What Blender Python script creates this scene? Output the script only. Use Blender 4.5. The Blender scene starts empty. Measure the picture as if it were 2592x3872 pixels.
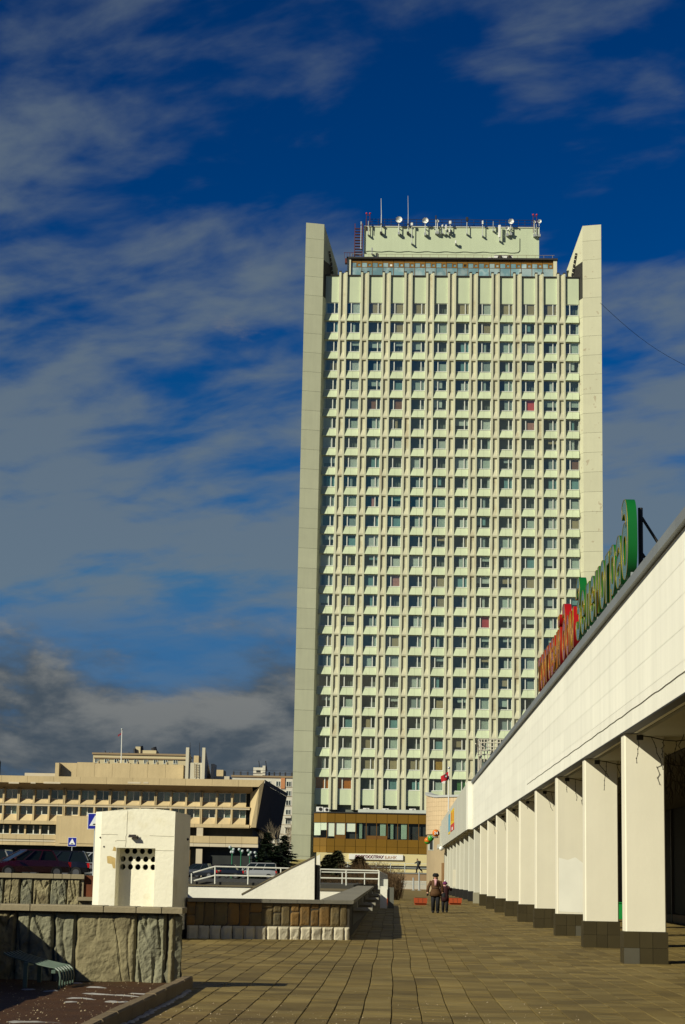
import bpy, bmesh, math, random
from mathutils import Vector, Matrix, noise
random.seed(7)
S = bpy.context.scene
COL = S.collection

# ------------------------------------------------------------------ camera
FPX = 7276.665; YAW, PITCH, ROLL = -0.0300374, 0.1880741, 0.0198727
_F = Vector((math.sin(YAW)*math.cos(PITCH), math.cos(YAW)*math.cos(PITCH), math.sin(PITCH)))
_r0 = Vector((math.cos(YAW), -math.sin(YAW), 0)); _u0 = _r0.cross(_F)
_R = math.cos(ROLL)*_r0 + math.sin(ROLL)*_u0
_U = -math.sin(ROLL)*_r0 + math.cos(ROLL)*_u0
CAM = Vector((0, 0, 1.5))
cam = bpy.data.cameras.new('camera'); cam.sensor_fit = 'VERTICAL'; cam.sensor_height = 23.5
cam.lens = FPX/3872*23.5; cam.clip_start = 0.1; cam.clip_end = 9000
camo = bpy.data.objects.new('camera', cam); COL.objects.link(camo)
camo.matrix_world = Matrix(((_R.x, _U.x, -_F.x, CAM.x), (_R.y, _U.y, -_F.y, CAM.y), (_R.z, _U.z, -_F.z, CAM.z), (0, 0, 0, 1)))
S.camera = camo

# ------------------------------------------------------------------ sun and sky
SUN = Vector((1.0, 0.85, -0.77)).normalized()          # the way the light travels
ELEV = math.asin(-SUN.z); AZ = math.atan2(-SUN.x, -SUN.y)
sl = bpy.data.lights.new('sun', 'SUN'); sl.energy = 5.0; sl.angle = math.radians(0.5); sl.color = (1.0, 0.945, 0.735)
so = bpy.data.objects.new('sun', sl); COL.objects.link(so)
so.rotation_euler = SUN.to_track_quat('-Z', 'Y').to_euler()
W = bpy.data.worlds.new('World'); S.world = W; W.use_nodes = True
wn = W.node_tree.nodes; wl = W.node_tree.links; wn.clear()
def N(kind, **kw):
    n = wn.new(kind)
    for k, v in kw.items():
        if k == 'ins':
            for i, x in v.items(): n.inputs[i].default_value = x
        else: setattr(n, k, v)
    return n
def MA(op, a, b=None, c=None, clamp=False):
    n = wn.new('ShaderNodeMath'); n.operation = op; n.use_clamp = clamp
    for i, x in enumerate((a, b, c)):
        if x is None: continue
        if isinstance(x, (int, float)): n.inputs[i].default_value = x
        else: wl.new(x, n.inputs[i])
    return n.outputs[0]
def MR(x, a, b, c=0.0, d=1.0):
    n = wn.new('ShaderNodeMapRange'); n.interpolation_type = 'SMOOTHSTEP'
    wl.new(x, n.inputs[0]); n.inputs[1].default_value = a; n.inputs[2].default_value = b
    n.inputs[3].default_value = c; n.inputs[4].default_value = d
    return n.outputs[0]
def MIX(f, a, b, mode='MIX'):
    n = wn.new('ShaderNodeMix'); n.data_type = 'RGBA'; n.blend_type = mode
    for s, x in ((0, f), (6, a), (7, b)):
        if isinstance(x, (int, float, tuple)): n.inputs[s].default_value = x
        else: wl.new(x, n.inputs[s])
    return n.outputs[2]
def COMB(x, y, z):
    n = wn.new('ShaderNodeCombineXYZ')
    for i, v in enumerate((x, y, z)):
        if isinstance(v, (int, float)): n.inputs[i].default_value = v
        else: wl.new(v, n.inputs[i])
    return n.outputs[0]
def NOI(vec, scale, detail=5, rough=0.5, dist=0.0):
    n = wn.new('ShaderNodeTexNoise'); wl.new(vec, n.inputs['Vector'])
    n.inputs['Scale'].default_value = scale; n.inputs['Detail'].default_value = detail
    n.inputs['Roughness'].default_value = rough; n.inputs['Distortion'].default_value = dist
    return n.outputs[0]
sky = N('ShaderNodeTexSky', sky_type='NISHITA', sun_disc=False, sun_elevation=ELEV, sun_rotation=AZ % (2*math.pi),
        altitude=200.0, air_density=1.0, dust_density=0.2, ozone_density=3.0)
hsv = N('ShaderNodeHueSaturation', ins={0: 0.500, 1: 1.50, 2: 0.352}); wl.new(sky.outputs[0], hsv.inputs['Color'])
gam = N('ShaderNodeGamma', ins={1: 1.45}); wl.new(hsv.outputs[0], gam.inputs[0])
tc = N('ShaderNodeTexCoord'); sp = N('ShaderNodeSeparateXYZ'); wl.new(tc.outputs['Generated'], sp.inputs[0])
dx, dy, dz = sp.outputs
zz = MA('MAXIMUM', dz, 0.0)
den = MA('ADD', zz, 0.16)
px, py = MA('DIVIDE', dx, den), MA('DIVIDE', dy, den)
# high streaky cloud sheet, projected on a level layer
al = MA('SUBTRACT', MA('MULTIPLY', px, 0.82), MA('MULTIPLY', py, 0.57))
ac = MA('ADD', MA('MULTIPLY', px, 0.57), MA('MULTIPLY', py, 0.82))
n1 = NOI(COMB(MA('MULTIPLY', al, 4.8), MA('MULTIPLY', ac, 6.8), 5.2), 1.0, 6, 0.52, 0.22)
n1b = NOI(COMB(MA('MULTIPLY', al, 9.0), MA('MULTIPLY', ac, 17.0), 1.2), 1.0, 4, 0.5, 0.3)
n2 = NOI(COMB(MA('MULTIPLY', al, 1.3), MA('MULTIPLY', ac, 1.7), 2.4), 1.0, 3, 0.5, 0.3)
elev_cover = MR(dz, 0.15, 0.40, 0.22, -0.105)
cov = MA('ADD', MA('ADD', MA('ADD', n1, MA('MULTIPLY', MA('SUBTRACT', n1b, 0.5), 0.22)), MA('MULTIPLY', MA('SUBTRACT', n2, 0.5), 0.75)), elev_cover)
a_hi = MA('MULTIPLY', MR(cov, 0.43, 0.78, 0.0, 0.88), MR(dz, 0.115, 0.145, 0.35, 1.0))
# grey heaps near the horizon
lo = COMB(MA('MULTIPLY', dx, 10.0), MA('MULTIPLY', dy, 10.0), MA('MULTIPLY', dz, 22.0))
n3 = NOI(lo, 1.0, 8, 0.58, 0.25)
n3b = NOI(COMB(MA('MULTIPLY', dx, 10.0), MA('MULTIPLY', dy, 10.0), MA('MULTIPLY', MA('ADD', dz, 0.016), 22.0)), 1.0, 8, 0.58, 0.25)
lowm = MR(dz, 0.165, 0.070, -0.27, 0.15)
c_lo = MA('ADD', n3, lowm)
a_lo = MR(c_lo, 0.40, 0.60, 0.0, 0.94)
lit = MA('MULTIPLY', MR(MA('SUBTRACT', n3, n3b), -0.09, 0.13), MR(dz, 0.02, 0.12, 0.45, 1.0))
hi_col = MIX(MR(dz, 0.05, 0.42), (1.28, 1.74, 2.16, 1), (1.12, 1.50, 1.90, 1))
lo_col = MIX(lit, (0.54, 0.72, 0.90, 1), (2.0, 2.05, 1.95, 1))
clear = MIX(1.0, gam.outputs[0], (0.34, 1.30, 2.9, 1), 'DARKEN')      # the same depth of blue all round
c1 = MIX(a_hi, clear, hi_col)
c2 = MIX(a_lo, c1, lo_col)
bg = N('ShaderNodeBackground', ins={1: 0.105}); wl.new(c2, bg.inputs[0])
wo = N('ShaderNodeOutputWorld'); wl.new(bg.outputs[0], wo.inputs[0])
S.view_settings.view_transform = 'Standard'; S.view_settings.look = 'None'
S.view_settings.exposure = 0.03; S.view_settings.gamma = 1.0; S.view_settings.use_curve_mapping = False
S.render.engine = 'CYCLES'
S.cycles.use_denoising = True
S.cycles.max_bounces = 8; S.cycles.transparent_max_bounces = 12

# ------------------------------------------------------------------ helpers
def ray(x, y): return _F + _R*((x-1296)/FPX) - _U*((y-1936)/FPX)
def PY(x, y, Y):
    d = ray(x, y); return CAM + d*(Y/d.y)
def gz(Y):                                    # the plaza climbs gently away from the viewer
    return 0.0 if Y < 38 else min(0.0036*(Y-38), 0.32)
def PG(x, y, lift=0.0):                       # where a sight line meets the plaza
    d = ray(x, y); z = 0.0
    for _ in range(12):
        p = CAM + d*((z+lift-1.5)/d.z); z = gz(p.y)
    return p

class MB:
    def __init__(s): s.v = []; s.f = []; s.m = []
    def add(s, vs, fs, mi=0):
        b = len(s.v); s.v += [tuple(v) for v in vs]; s.f += [tuple(b+i for i in f) for f in fs]; s.m += [mi]*len(fs); return s
    def quad(s, a, b, c, d, mi=0): return s.add((a, b, c, d), ((0, 1, 2, 3),), mi)
    def box(s, x0, x1, y0, y1, z0, z1, mi=0, bottom=True):
        v = [(x0,y0,z0),(x1,y0,z0),(x1,y1,z0),(x0,y1,z0),(x0,y0,z1),(x1,y0,z1),(x1,y1,z1),(x0,y1,z1)]
        f = [(4,5,6,7),(0,1,5,4),(1,2,6,5),(2,3,7,6),(3,0,4,7)]
        if bottom: f.append((3,2,1,0))
        return s.add(v, f, mi)
    def cham(s, x0, x1, y0, y1, z0, z1, c, mi=0):
        # box with chamfered top and sides seen from the front (-y) and above
        v = [(x0,y0,z0),(x1,y0,z0),(x1,y1,z0),(x0,y1,z0),(x0,y0,z1-c),(x1,y0,z1-c),(x1,y1,z1-c),(x0,y1,z1-c),
             (x0+c,y0+c,z1),(x1-c,y0+c,z1),(x1-c,y1-c,z1),(x0+c,y1-c,z1)]
        f = [(8,9,10,11),(4,5,9,8),(5,6,10,9),(6,7,11,10),(7,4,8,11),(0,1,5,4),(1,2,6,5),(2,3,7,6),(3,0,4,7)]
        return s.add(v, f, mi)
    def prism(s, poly, lo, hi, axis='z', mi=0):
        # poly: 2-D loop, swept between lo and hi on axis; 'y': poly is (x,z); 'x': poly is (y,z); 'z': poly is (x,y)
        n = len(poly)
        def pt(p, t):
            return {'z': (p[0], p[1], t), 'y': (p[0], t, p[1]), 'x': (t, p[0], p[1])}[axis]
        v = [pt(p, lo) for p in poly] + [pt(p, hi) for p in poly]
        f = [tuple(range(n-1, -1, -1)), tuple(range(n, 2*n))] + [(i, (i+1) % n, n+(i+1) % n, n+i) for i in range(n)]
        return s.add(v, f, mi)
    def cyl(s, p0, p1, r0, r1=None, n=8, cap=True, mi=0):
        p0 = Vector(p0); p1 = Vector(p1); r1 = r0 if r1 is None else r1
        d = (p1-p0).normalized(); a = d.orthogonal().normalized(); b = d.cross(a)
        v = []
        for p, r in ((p0, r0), (p1, r1)):
            for i in range(n):
                t = 2*math.pi*i/n; v.append(p + a*math.cos(t)*r + b*math.sin(t)*r)
        f = [(i, (i+1) % n, n+(i+1) % n, n+i) for i in range(n)]
        if cap: f += [tuple(range(n-1, -1, -1)), tuple(range(n, 2*n))]
        return s.add(v, f, mi)
    def tube(s, pts, r, n=6, mi=0):
        for a, b in zip(pts[:-1], pts[1:]): s.cyl(a, b, r, r, n, True, mi)
        return s
    def loft(s, rings, cap=True, mi=0):
        n = len(rings[0]); v = [p for r in rings for p in r]; f = []
        for k in range(len(rings)-1):
            for i in range(n): f.append((k*n+i, k*n+(i+1) % n, (k+1)*n+(i+1) % n, (k+1)*n+i))
        if cap: f += [tuple(range(n-1, -1, -1)), tuple(range((len(rings)-1)*n, len(rings)*n))]
        return s.add(v, f, mi)
    def ball(s, c, r, nu=10, nv=7, sx=1, sy=1, sz=1, mi=0):
        rings = []
        for j in range(nv+1):
            t = math.pi*(j+0.001)/(nv+0.002) - math.pi/2
            rings.append([(c[0]+r*sx*math.cos(t)*math.cos(2*math.pi*i/nu), c[1]+r*sy*math.cos(t)*math.sin(2*math.pi*i/nu), c[2]+r*sz*math.sin(t)) for i in range(nu)])
        return s.loft(rings, True, mi)
    def mesh(s, name, mats, org=(0,0,0), smooth=False):
        me = bpy.data.meshes.new(name)
        o = org; me.from_pydata([(v[0]-o[0], v[1]-o[1], v[2]-o[2]) for v in s.v], [], s.f)
        if not isinstance(mats, (list, tuple)): mats = [mats]
        for m in mats: me.materials.append(m)
        if len(mats) > 1: me.polygons.foreach_set('material_index', s.m)
        if smooth: me.polygons.foreach_set('use_smooth', [True]*len(s.f))
        bm = bmesh.new(); bm.from_mesh(me); bmesh.ops.recalc_face_normals(bm, faces=bm.faces); bm.to_mesh(me); bm.free()
        me.update(); return me
    def build(s, name, mats, parent=None, org=(0,0,0), loc=(0,0,0), smooth=False):
        return inst(name, s.mesh(name, mats, org, smooth), parent, loc)
def inst(name, me, parent=None, loc=(0,0,0), rz=0.0):
    o = bpy.data.objects.new(name, me); COL.objects.link(o); o.parent = parent; o.location = loc
    if rz: o.rotation_euler.z = rz
    return o
def root(name, loc, label, cat, group=None, rz=0.0):
    o = bpy.data.objects.new(name, None); COL.objects.link(o); o.location = loc; o.rotation_euler.z = rz
    o.empty_display_size = 0.2
    return tag(o, label, cat, group)
def tag(o, label, cat, group=None):
    o['label'] = label; o['category'] = cat
    if group: o['group'] = group
    return o
def struct(o, kind='structure'): o['kind'] = kind; return o
def copy_tree(o, parent=None):
    c = o.copy(); COL.objects.link(c); c.parent = parent
    for ch in o.children: copy_tree(ch, c)
    return c

# ------------------------------------------------------------------ materials
MATS = {}
def mat(name, col, rough=0.8, var=0.12, scale=0.6, rand=0.0, bump=0.0, bscale=20.0, streak=0.0, spec=0.35, metal=0.0, col2=None, mix=(0.5, 0.65), mscale=1.0, coat=0.0, stretch=(1,1,1)):
    if name in MATS: return MATS[name]
    m = bpy.data.materials.new(name); m.use_nodes = True; MATS[name] = m
    t = m.node_tree; n = t.nodes; l = t.links; b = n['Principled BSDF']
    b.inputs['Roughness'].default_value = rough; b.inputs['Metallic'].default_value = metal
    b.inputs['Specular IOR Level'].default_value = spec; b.inputs['Coat Weight'].default_value = coat
    g = n.new('ShaderNodeNewGeometry'); pos = g.outputs['Position']
    if stretch != (1,1,1):
        vm = n.new('ShaderNodeVectorMath'); vm.operation = 'MULTIPLY'; l.new(pos, vm.inputs[0]); vm.inputs[1].default_value = stretch; pos = vm.outputs[0]
    def noi(sc, det=4, vec=None):
        x = n.new('ShaderNodeTexNoise'); l.new(vec or pos, x.inputs['Vector']); x.inputs['Scale'].default_value = sc; x.inputs['Detail'].default_value = det; x.inputs['Roughness'].default_value = 0.6
        return x.outputs[0]
    def math_(op, a, c, d=None):
        x = n.new('ShaderNodeMath'); x.operation = op
        for i, q in enumerate((a, c, d)):
            if q is None: continue
            if isinstance(q, (int, float)): x.inputs[i].default_value = q
            else: l.new(q, x.inputs[i])
        return x.outputs[0]
    fac = None
    if var:
        fac = math_('MULTIPLY_ADD', math_('SUBTRACT', noi(scale), 0.5), var*3.2, 1.0)
    if streak:
        vm = n.new('ShaderNodeVectorMath'); vm.operation = 'MULTIPLY'; l.new(pos, vm.inputs[0]); vm.inputs[1].default_value = (2.2, 2.2, 0.12)
        s = math_('MULTIPLY_ADD', math_('SUBTRACT', noi(1.0, 5, vm.outputs[0]), 0.5), streak*3.0, 1.0)
        fac = s if fac is None else math_('MULTIPLY', fac, s)
    if rand:
        oi = n.new('ShaderNodeObjectInfo')
        r = math_('MULTIPLY_ADD', math_('SUBTRACT', oi.outputs['Random'], 0.5), rand*2, 1.0)
        fac = r if fac is None else math_('MULTIPLY', fac, r)
    base = None
    if col2:
        mx = n.new('ShaderNodeMix'); mx.data_type = 'RGBA'; mx.inputs[6].default_value = (*col, 1); mx.inputs[7].default_value = (*col2, 1)
        mr = n.new('ShaderNodeMapRange'); mr.interpolation_type = 'SMOOTHSTEP'; l.new(noi(mscale, 6), mr.inputs[0]); mr.inputs[1].default_value = mix[0]; mr.inputs[2].default_value = mix[1]
        l.new(mr.outputs[0], mx.inputs[0]); base = mx.outputs[2]
    if fac is not None:
        vm = n.new('ShaderNodeVectorMath'); vm.operation = 'SCALE'
        if base is not None: l.new(base, vm.inputs[0])
        else: vm.inputs[0].default_value = col
        l.new(fac, vm.inputs['Scale']); l.new(vm.outputs[0], b.inputs['Base Color'])
    elif base is not None: l.new(base, b.inputs['Base Color'])
    else: b.inputs['Base Color'].default_value = (*col, 1)
    if bump:
        bp = n.new('ShaderNodeBump'); bp.inputs['Strength'].default_value = min(1.0, bump); bp.inputs['Distance'].default_value = 0.35/bscale
        l.new(noi(bscale, 6), bp.inputs['Height']); l.new(bp.outputs[0], b.inputs['Normal'])
    return m
def glass(name, tint=(0.80, 0.86, 0.83), refl=0.20, rough=0.02):
    if name in MATS: return MATS[name]
    m = bpy.data.materials.new(name); m.use_nodes = True; MATS[name] = m
    t = m.node_tree; n = t.nodes; l = t.links; n.clear()
    o = n.new('ShaderNodeOutputMaterial'); mx = n.new('ShaderNodeMixShader'); tr = n.new('ShaderNodeBsdfTransparent'); gl = n.new('ShaderNodeBsdfGlossy')
    tr.inputs[0].default_value = (*tint, 1); gl.inputs['Roughness'].default_value = rough; gl.inputs['Color'].default_value = (1.0, 0.92, 0.72, 1)
    mx.inputs[0].default_value = refl; l.new(tr.outputs[0], mx.inputs[1]); l.new(gl.outputs[0], mx.inputs[2]); l.new(mx.outputs[0], o.inputs[0])
    return m

CREAM = mat('tower_concrete_cream', (0.64, 0.625, 0.45), 0.85, 0.06, 0.5, 0.04, 0.15, 6, 0.05)
FINC = mat('tower_fin_concrete', (0.585, 0.585, 0.425), 0.85, 0.08, 0.35, 0.05, 0.15, 6, 0.06, col2=(0.50, 0.46, 0.32), mix=(0.58, 0.75), mscale=0.12)
TROUGH = mat('tower_trough_concrete', (0.57, 0.555, 0.40), 0.9, 0.10, 0.5, 0.06, 0.15, 6, 0.06, col2=(0.44, 0.40, 0.27), mix=(0.55, 0.7), mscale=0.25)
SPAND = mat('tower_spandrel_tile', (0.53, 0.60, 0.405), 0.7, 0.06, 0.6, 0.06, 0.1, 9, 0.06, col2=(0.34, 0.34, 0.20), mix=(0.66, 0.80), mscale=1.1)
PALEG = mat('tower_pale_green', (0.53, 0.60, 0.415), 0.7, 0.05, 0.3, 0.03, 0, 5, 0.05)
WINGL = mat('tower_wing_grey', (0.57, 0.585, 0.41), 0.85, 0.06, 0.5, 0.05, 0.1, 8, 0.06)
WINGR = mat('tower_wing_cream', (0.515, 0.51, 0.365), 0.85, 0.05, 0.4, 0.04, 0.1, 8, 0.04, col2=(0.40, 0.36, 0.25), mix=(0.64, 0.67), mscale=0.9)
PVC = mat('window_frame_white', (0.66, 0.68, 0.62), 0.45, 0.03, 2)
DARK = mat('dark_interior', (0.030, 0.034, 0.034), 0.9, 0.3, 0.4)
GLASS = glass('window_glass')
BRWIN = glass('window_glass_dark', (0.92, 0.95, 0.92), 0.05)
# ================================================================== the tower
MOD, ROW = 3.648, 3.294
TX, TY = 7.586, 310.0
def zl(k): return 53.63 - (k-12)*ROW           # underside line of the spandrel below window row k
def pu(k): return (k-6)*MOD                    # left edge of pilaster pair k
BW = MOD - 1.39                                # clear bay between two pairs
def bu(j): return (j-6)*MOD + 1.39
tower = root('office_tower', (TX, TY, 0), 'tall cream and pale green concrete office tower with rows of windows between two blank wings', 'tower', rz=-0.00635)
TB = 2.3
# ---- shared meshes
def frame_mesh(right):
    b = MB(); h = 1.93; w = BW
    b.box(0.0, 0.07, 0.42, 0.50, 0, h); b.box(w-0.09, w, 0.42, 0.50, 0, h)
    b.box(0.07, w-0.09, 0.42, 0.50, h-0.08, h); b.box(0.07, w-0.09, 0.42, 0.50, 0, 0.09)
    m = w*0.70 if right else w*0.33
    b.box(m-0.075, m+0.075, 0.41, 0.50, 0.09, h-0.08)
    return b.mesh('window_frame', PVC)
FR = [frame_mesh(True), frame_mesh(False)]
PANE = MB().quad((0.05, 0.47, 0.06), (BW-0.07, 0.47, 0.06), (BW-0.07, 0.47, 1.88), (0.05, 0.47, 1.88)).mesh('window_pane', GLASS)
SILL = MB().box(0.06, BW-0.03, 0.34, 0.46, -0.04, 0.0).mesh('window_sill', PVC)
CUR = {}
def curtain_mesh(kind, key, col, x0, x1, z0, z1, folds):
    k = (kind, key)
    if k in CUR: return CUR[k]
    m = mat('curtain_'+key, col, 0.9, 0.10, 3.0, 0.12)
    b = MB(); n = max(2, int((x1-x0)/0.09)) if folds else 1
    pts = [(x0+(x1-x0)*i/n, 0.60 + (0.05 if (i % 2) else 0.0)*folds) for i in range(n+1)]
    for (a, c), (d, e) in zip(pts[:-1], pts[1:]): b.quad((a, c, z0), (d, e, z0), (d, e, z1), (a, c, z1))
    CUR[k] = b.mesh('curtain', m); return CUR[k]
CK = {'full': (0.08, BW-0.08, 0.05, 1.85, 1), 'right': (BW*0.38, BW-0.1, 0.05, 1.85, 1), 'left': (0.08, BW*0.66, 0.05, 1.85, 1),
      'blind': (0.08, BW-0.08, 0.75, 1.86, 0), 'half': (BW*0.36, BW-0.1, 1.1, 1.86, 0), 'halfl': (0.1, BW*0.66, 0.5, 1.86, 0),
      'strip': (BW*0.78, BW-0.1, 0.05, 1.85, 1), 'stripl': (BW*0.45, BW*0.63, 0.05, 1.7, 1), 'low': (BW*0.42, BW-0.1, 0.05, 1.35, 1),
      'plain': (0.08, BW-0.08, 0.05, 1.86, 0)}
CC = {'white': (0.58, 0.63, 0.57), 'grey': (0.34, 0.40, 0.38), 'beige': (0.42, 0.34, 0.20), 'brown': (0.30, 0.15, 0.09), 'orange': (0.52, 0.17, 0.02),
      'red': (0.62, 0.10, 0.10), 'pink': (0.55, 0.28, 0.24), 'green': (0.12, 0.30, 0.10), 'pale': (0.48, 0.56, 0.49), 'ochre': (0.50, 0.30, 0.06), 'teal': (0.2, 0.36, 0.36)}
FIX = {(0,1):('right','white'), (0,2):('plain','beige'), (0,3):('plain','beige'), (0,4):('plain','beige'), (0,6):('plain','beige'), (0,7):('right','white'),
       (0,8):('plain','beige'), (0,9):('plain','beige'), (0,10):('plain','beige'), (0,0):None, (0,5):None, (0,11):None,
       (1,3):('right','beige'), (1,4):('left','pale'), (2,1):('half','pale'), (2,2):('blind','pale'), (2,3):('half','grey'), (2,4):('halfl','pale'),
       (5,2):('left','brown'), (5,3):('right','brown'), (5,9):('right','red'), (6,9):('low','pink'), (6,2):('right','pale'), (6,4):None, (5,4):None,
       (14,3):('right','pink'), (8,11):('right','brown'), (10,2):('stripl','pink'), (16,7):('right','red'), (23,2):('plain','beige'), (23,3):('plain','beige'),
       (23,4):('plain','beige'), (23,5):('right','ochre'), (24,0):('plain','orange'), (24,1):('plain','orange'), (24,2):None, (24,3):('right','teal'),
       (24,4):('low','teal'), (24,5):('low','pale'), (24,6):('right','green'), (22,6):('halfl','beige'), (22,5):('low','teal'), (21,1):('low','teal'), (21,2):('left','beige'), (22,2):('left','beige'), (22,3):('right','pale')}
rw = random.Random(11)
def add_window(r, j, u, z):
    right = (j % 2 == 0) if r < 3 or r > 22 else (j % 2 == 0)
    w = inst('window', FR[0 if right else 1], tower, (u, 0, z))
    inst('pane', PANE, w); inst('sill', SILL, w)
    if (r, j) in FIX: c = FIX[(r, j)]
    else:
        q = rw.random()
        if q < 0.24: c = None
        else: c = (rw.choice(['right','right','left','low','low','half','halfl','blind','strip','stripl','full','plain']),
                   rw.choice(['white','white','pale','pale','pale','grey','grey','teal','beige']))
    if c:
        x0, x1, z0, z1, f = CK[c[0]]
        inst('curtain', curtain_mesh(c[0], c[1], CC[c[1]], x0, x1, z0, z1, f), w)
for r in range(25):
    z = zl(r)+1.31 if r < 24 else zl(23)-1.90
    for j in range(12): add_window(r, j, bu(j), z)
# ---- spandrels below rows 0..23
def spandrel_mesh():
    b = MB()
    for a, c in ((0.012, BW/2-0.012), (BW/2+0.012, BW-0.012)):
        b.prism([(0.0, 0.0), (0.40, 1.26), (1.15, 1.26), (1.15, 0.0)], a, c, 'x')
    b.prism([(0.05, 0.02), (0.43, 1.24), (1.1, 1.24), (1.1, 0.02)], BW/2-0.012, BW/2+0.012, 'x')
    return b.mesh('spandrel', SPAND)
SPM = spandrel_mesh()
for r in range(24):
    for j in range(12): inst('spandrel', SPM, tower, (bu(j), 0, zl(r)))
# ---- pilaster pairs, one storey each
def pil_mesh(h, scoop=True, cap=False):
    b = MB(); t = h-0.015
    b.box(0, 0.36, 0, 1.15, 0, t); b.box(1.08, 1.39, 0, 1.15, 0, t)
    if scoop:
        b.prism([(0.015, 0.0), (0.015, 0.10), (0.28, 1.15), (0.28, t-0.12), (0.03, t-0.12), (0.03, t), (1.1, t), (1.1, 0.0)], 0.36, 1.08, 'x', 1)
    else: b.box(0.36, 1.08, 0.28, 1.1, 0, t, 1)
    if cap:
        b.box(-0.05, 0.41, -0.06, 1.2, t, t+0.14, 2); b.box(1.03, 1.44, -0.06, 1.2, t, t+0.14, 2)
    return b
DKM = mat('dark_flashing', (0.03, 0.028, 0.025), 0.6, 0.2, 2)
PM = pil_mesh(ROW).mesh('pilaster', [FINC, TROUGH, DKM])
ZT = zl(0)
PTOP = MB()
PTOP.box(0, 0.36, 0, 1.15, 0, 8.5); PTOP.box(1.08, 1.39, 0, 1.15, 0, 8.5)
PTOP.prism([(0.015, 0.0), (0.015, 0.10), (0.28, 1.15), (0.28, 8.4), (1.1, 8.4), (1.1, 0.0)], 0.36, 1.08, 'x', 1)
PTOP.box(-0.05, 0.41, -0.06, 1.2, 8.5, 8.66, 2); PTOP.box(1.03, 1.44, -0.06, 1.2, 8.5, 8.66, 2)
PTOPM = PTOP.mesh('pilaster', [FINC, TROUGH, DKM])
PBOT = pil_mesh(5.13, False).mesh('pilaster', [FINC, TROUGH, DKM])
for k in range(1, 12):
    inst('pilaster', PTOPM, tower, (pu(k), 0, ZT))
    for r in range(1, 24): inst('pilaster', PM, tower, (pu(k), 0, zl(r)))
    inst('pilaster', PBOT, tower, (pu(k), 0, zl(23)-5.14))
# ---- blank panels above row 0 and below row 24
PTP = MB().box(0.0, BW, 0.34, 1.15, 0, 4.62).mesh('blank_panel', PALEG)
PCAP = MB().box(0, BW, 0.14, 1.2, 4.62, 4.80).mesh('parapet_cap', DKM)
PBT = MB().box(0.0, BW, 0.34, 1.15, 0, 2.40).mesh('blank_panel', PALEG)
for j in range(12):
    p = inst('blank_panel', PTP, tower, (bu(j), 0, ZT+1.31+1.94)); inst('parapet_cap', PCAP, p)
    inst('blank_panel', PBT, tower, (bu(j), 0, zl(23)-1.96-2.40))
# ---- core behind everything
uL, uR = bu(0), bu(11)+BW
b = MB(); b.box(uL-1.5, uR+1.5, 1.15, 16, TB, ZT+8.0); b.build('core_wall', mat('room_interior', (0.17, 0.19, 0.165), 0.9, 0.35, 0.35), tower)
# ---- wings: prism plans, cut in storey panels
ziL = ZT + 0.62
ui = pu(1)-2.66; uo = ui-3.02
planL = [(uo, -1.7), (ui, -0.9), (ui+2.2, 5.2), (uo+1.6, 6.0)]
uj = uR+0.55; uq = uj+3.02
planR = [(uq, -1.7), (uq-1.2, 6.0), (uj-2.2, 5.2), (uj, -0.9)]
zt_l = PY(1190, 843, 308.6).z; zt_r = PY(2235, 852, 308.6).z
def wing(plan, m, ztop, joint):
    zs = []; z = joint
    while z < ztop-1.5: zs.append(z); z += ROW
    z = joint-ROW
    while z > TB+1.5: zs.append(z); z -= ROW
    zs = sorted(zs); zs = [TB] + zs
    core = [(x+(0.04 if i in (0, 3) else -0.0), y+0.05) for i, (x, y) in enumerate(plan)]
    roofz = ZT+8.0
    (fo, fi) = (0, 1) if plan[1][1] == -0.9 else (0, 3)
    po, pn = Vector((*plan[fo], 0)), Vector((*plan[fi], 0)); ch = 0.16
    below = [z for z in zs if z < roofz-7]
    for i, z0 in enumerate(zs):
        z1 = zs[i+1]-0.035 if i+1 < len(zs) else ztop
        if z0 in below:
            MB().prism(plan, z0, z1, 'z').build('wing_panel', m, tower)
        else:
            # above the roof only a front slab per storey; the crest behind it slopes down
            bk = Vector((0, ch, 0)); q = [po, pn, pn+bk, po+bk]
            MB().prism([(v.x, v.y) for v in q], z0, z1, 'z').build('wing_panel', m, tower)
    zc = zs[len(below)]
    crest = [(plan[i][0], plan[i][1]+(ch+0.004 if plan[i][1] < 0 else 0)) for i in range(4)]
    lo = [(x, y, zc) for x, y in crest]; hi = [(x, y, ztop-0.02 if y < 0 else ztop-5.9) for x, y in crest]
    MB().add(lo+hi, [(0,1,2,3), (4,5,6,7)] + [(i2, (i2+1) % 4, 4+(i2+1) % 4, 4+i2) for i2 in range(4)]).build('wing_crest', m, tower)
    b = MB(); cx = sum(p[0] for p in plan)/4; cy = sum(p[1] for p in plan)/4
    inn = [(cx+(x-cx)*0.985, cy+(y-cy)*0.99) for x, y in plan]
    b.prism(inn, TB, ztop-6.2, 'z'); b.build('wing_core', DKM, tower)
    b = MB(); b.prism([(cx+(x-cx)*1.02, cy+(y-cy)*1.02) for x, y in plan[:2]+plan[2:]], TB, TB+2.0, 'z'); b.build('wing_plinth', mat('plinth_yellow', (0.50, 0.42, 0.16), 0.8), tower)
wing(planL, WINGL, zt_l, ziL); wing(planR, WINGR, zt_r, ziL+0.1)
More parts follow.
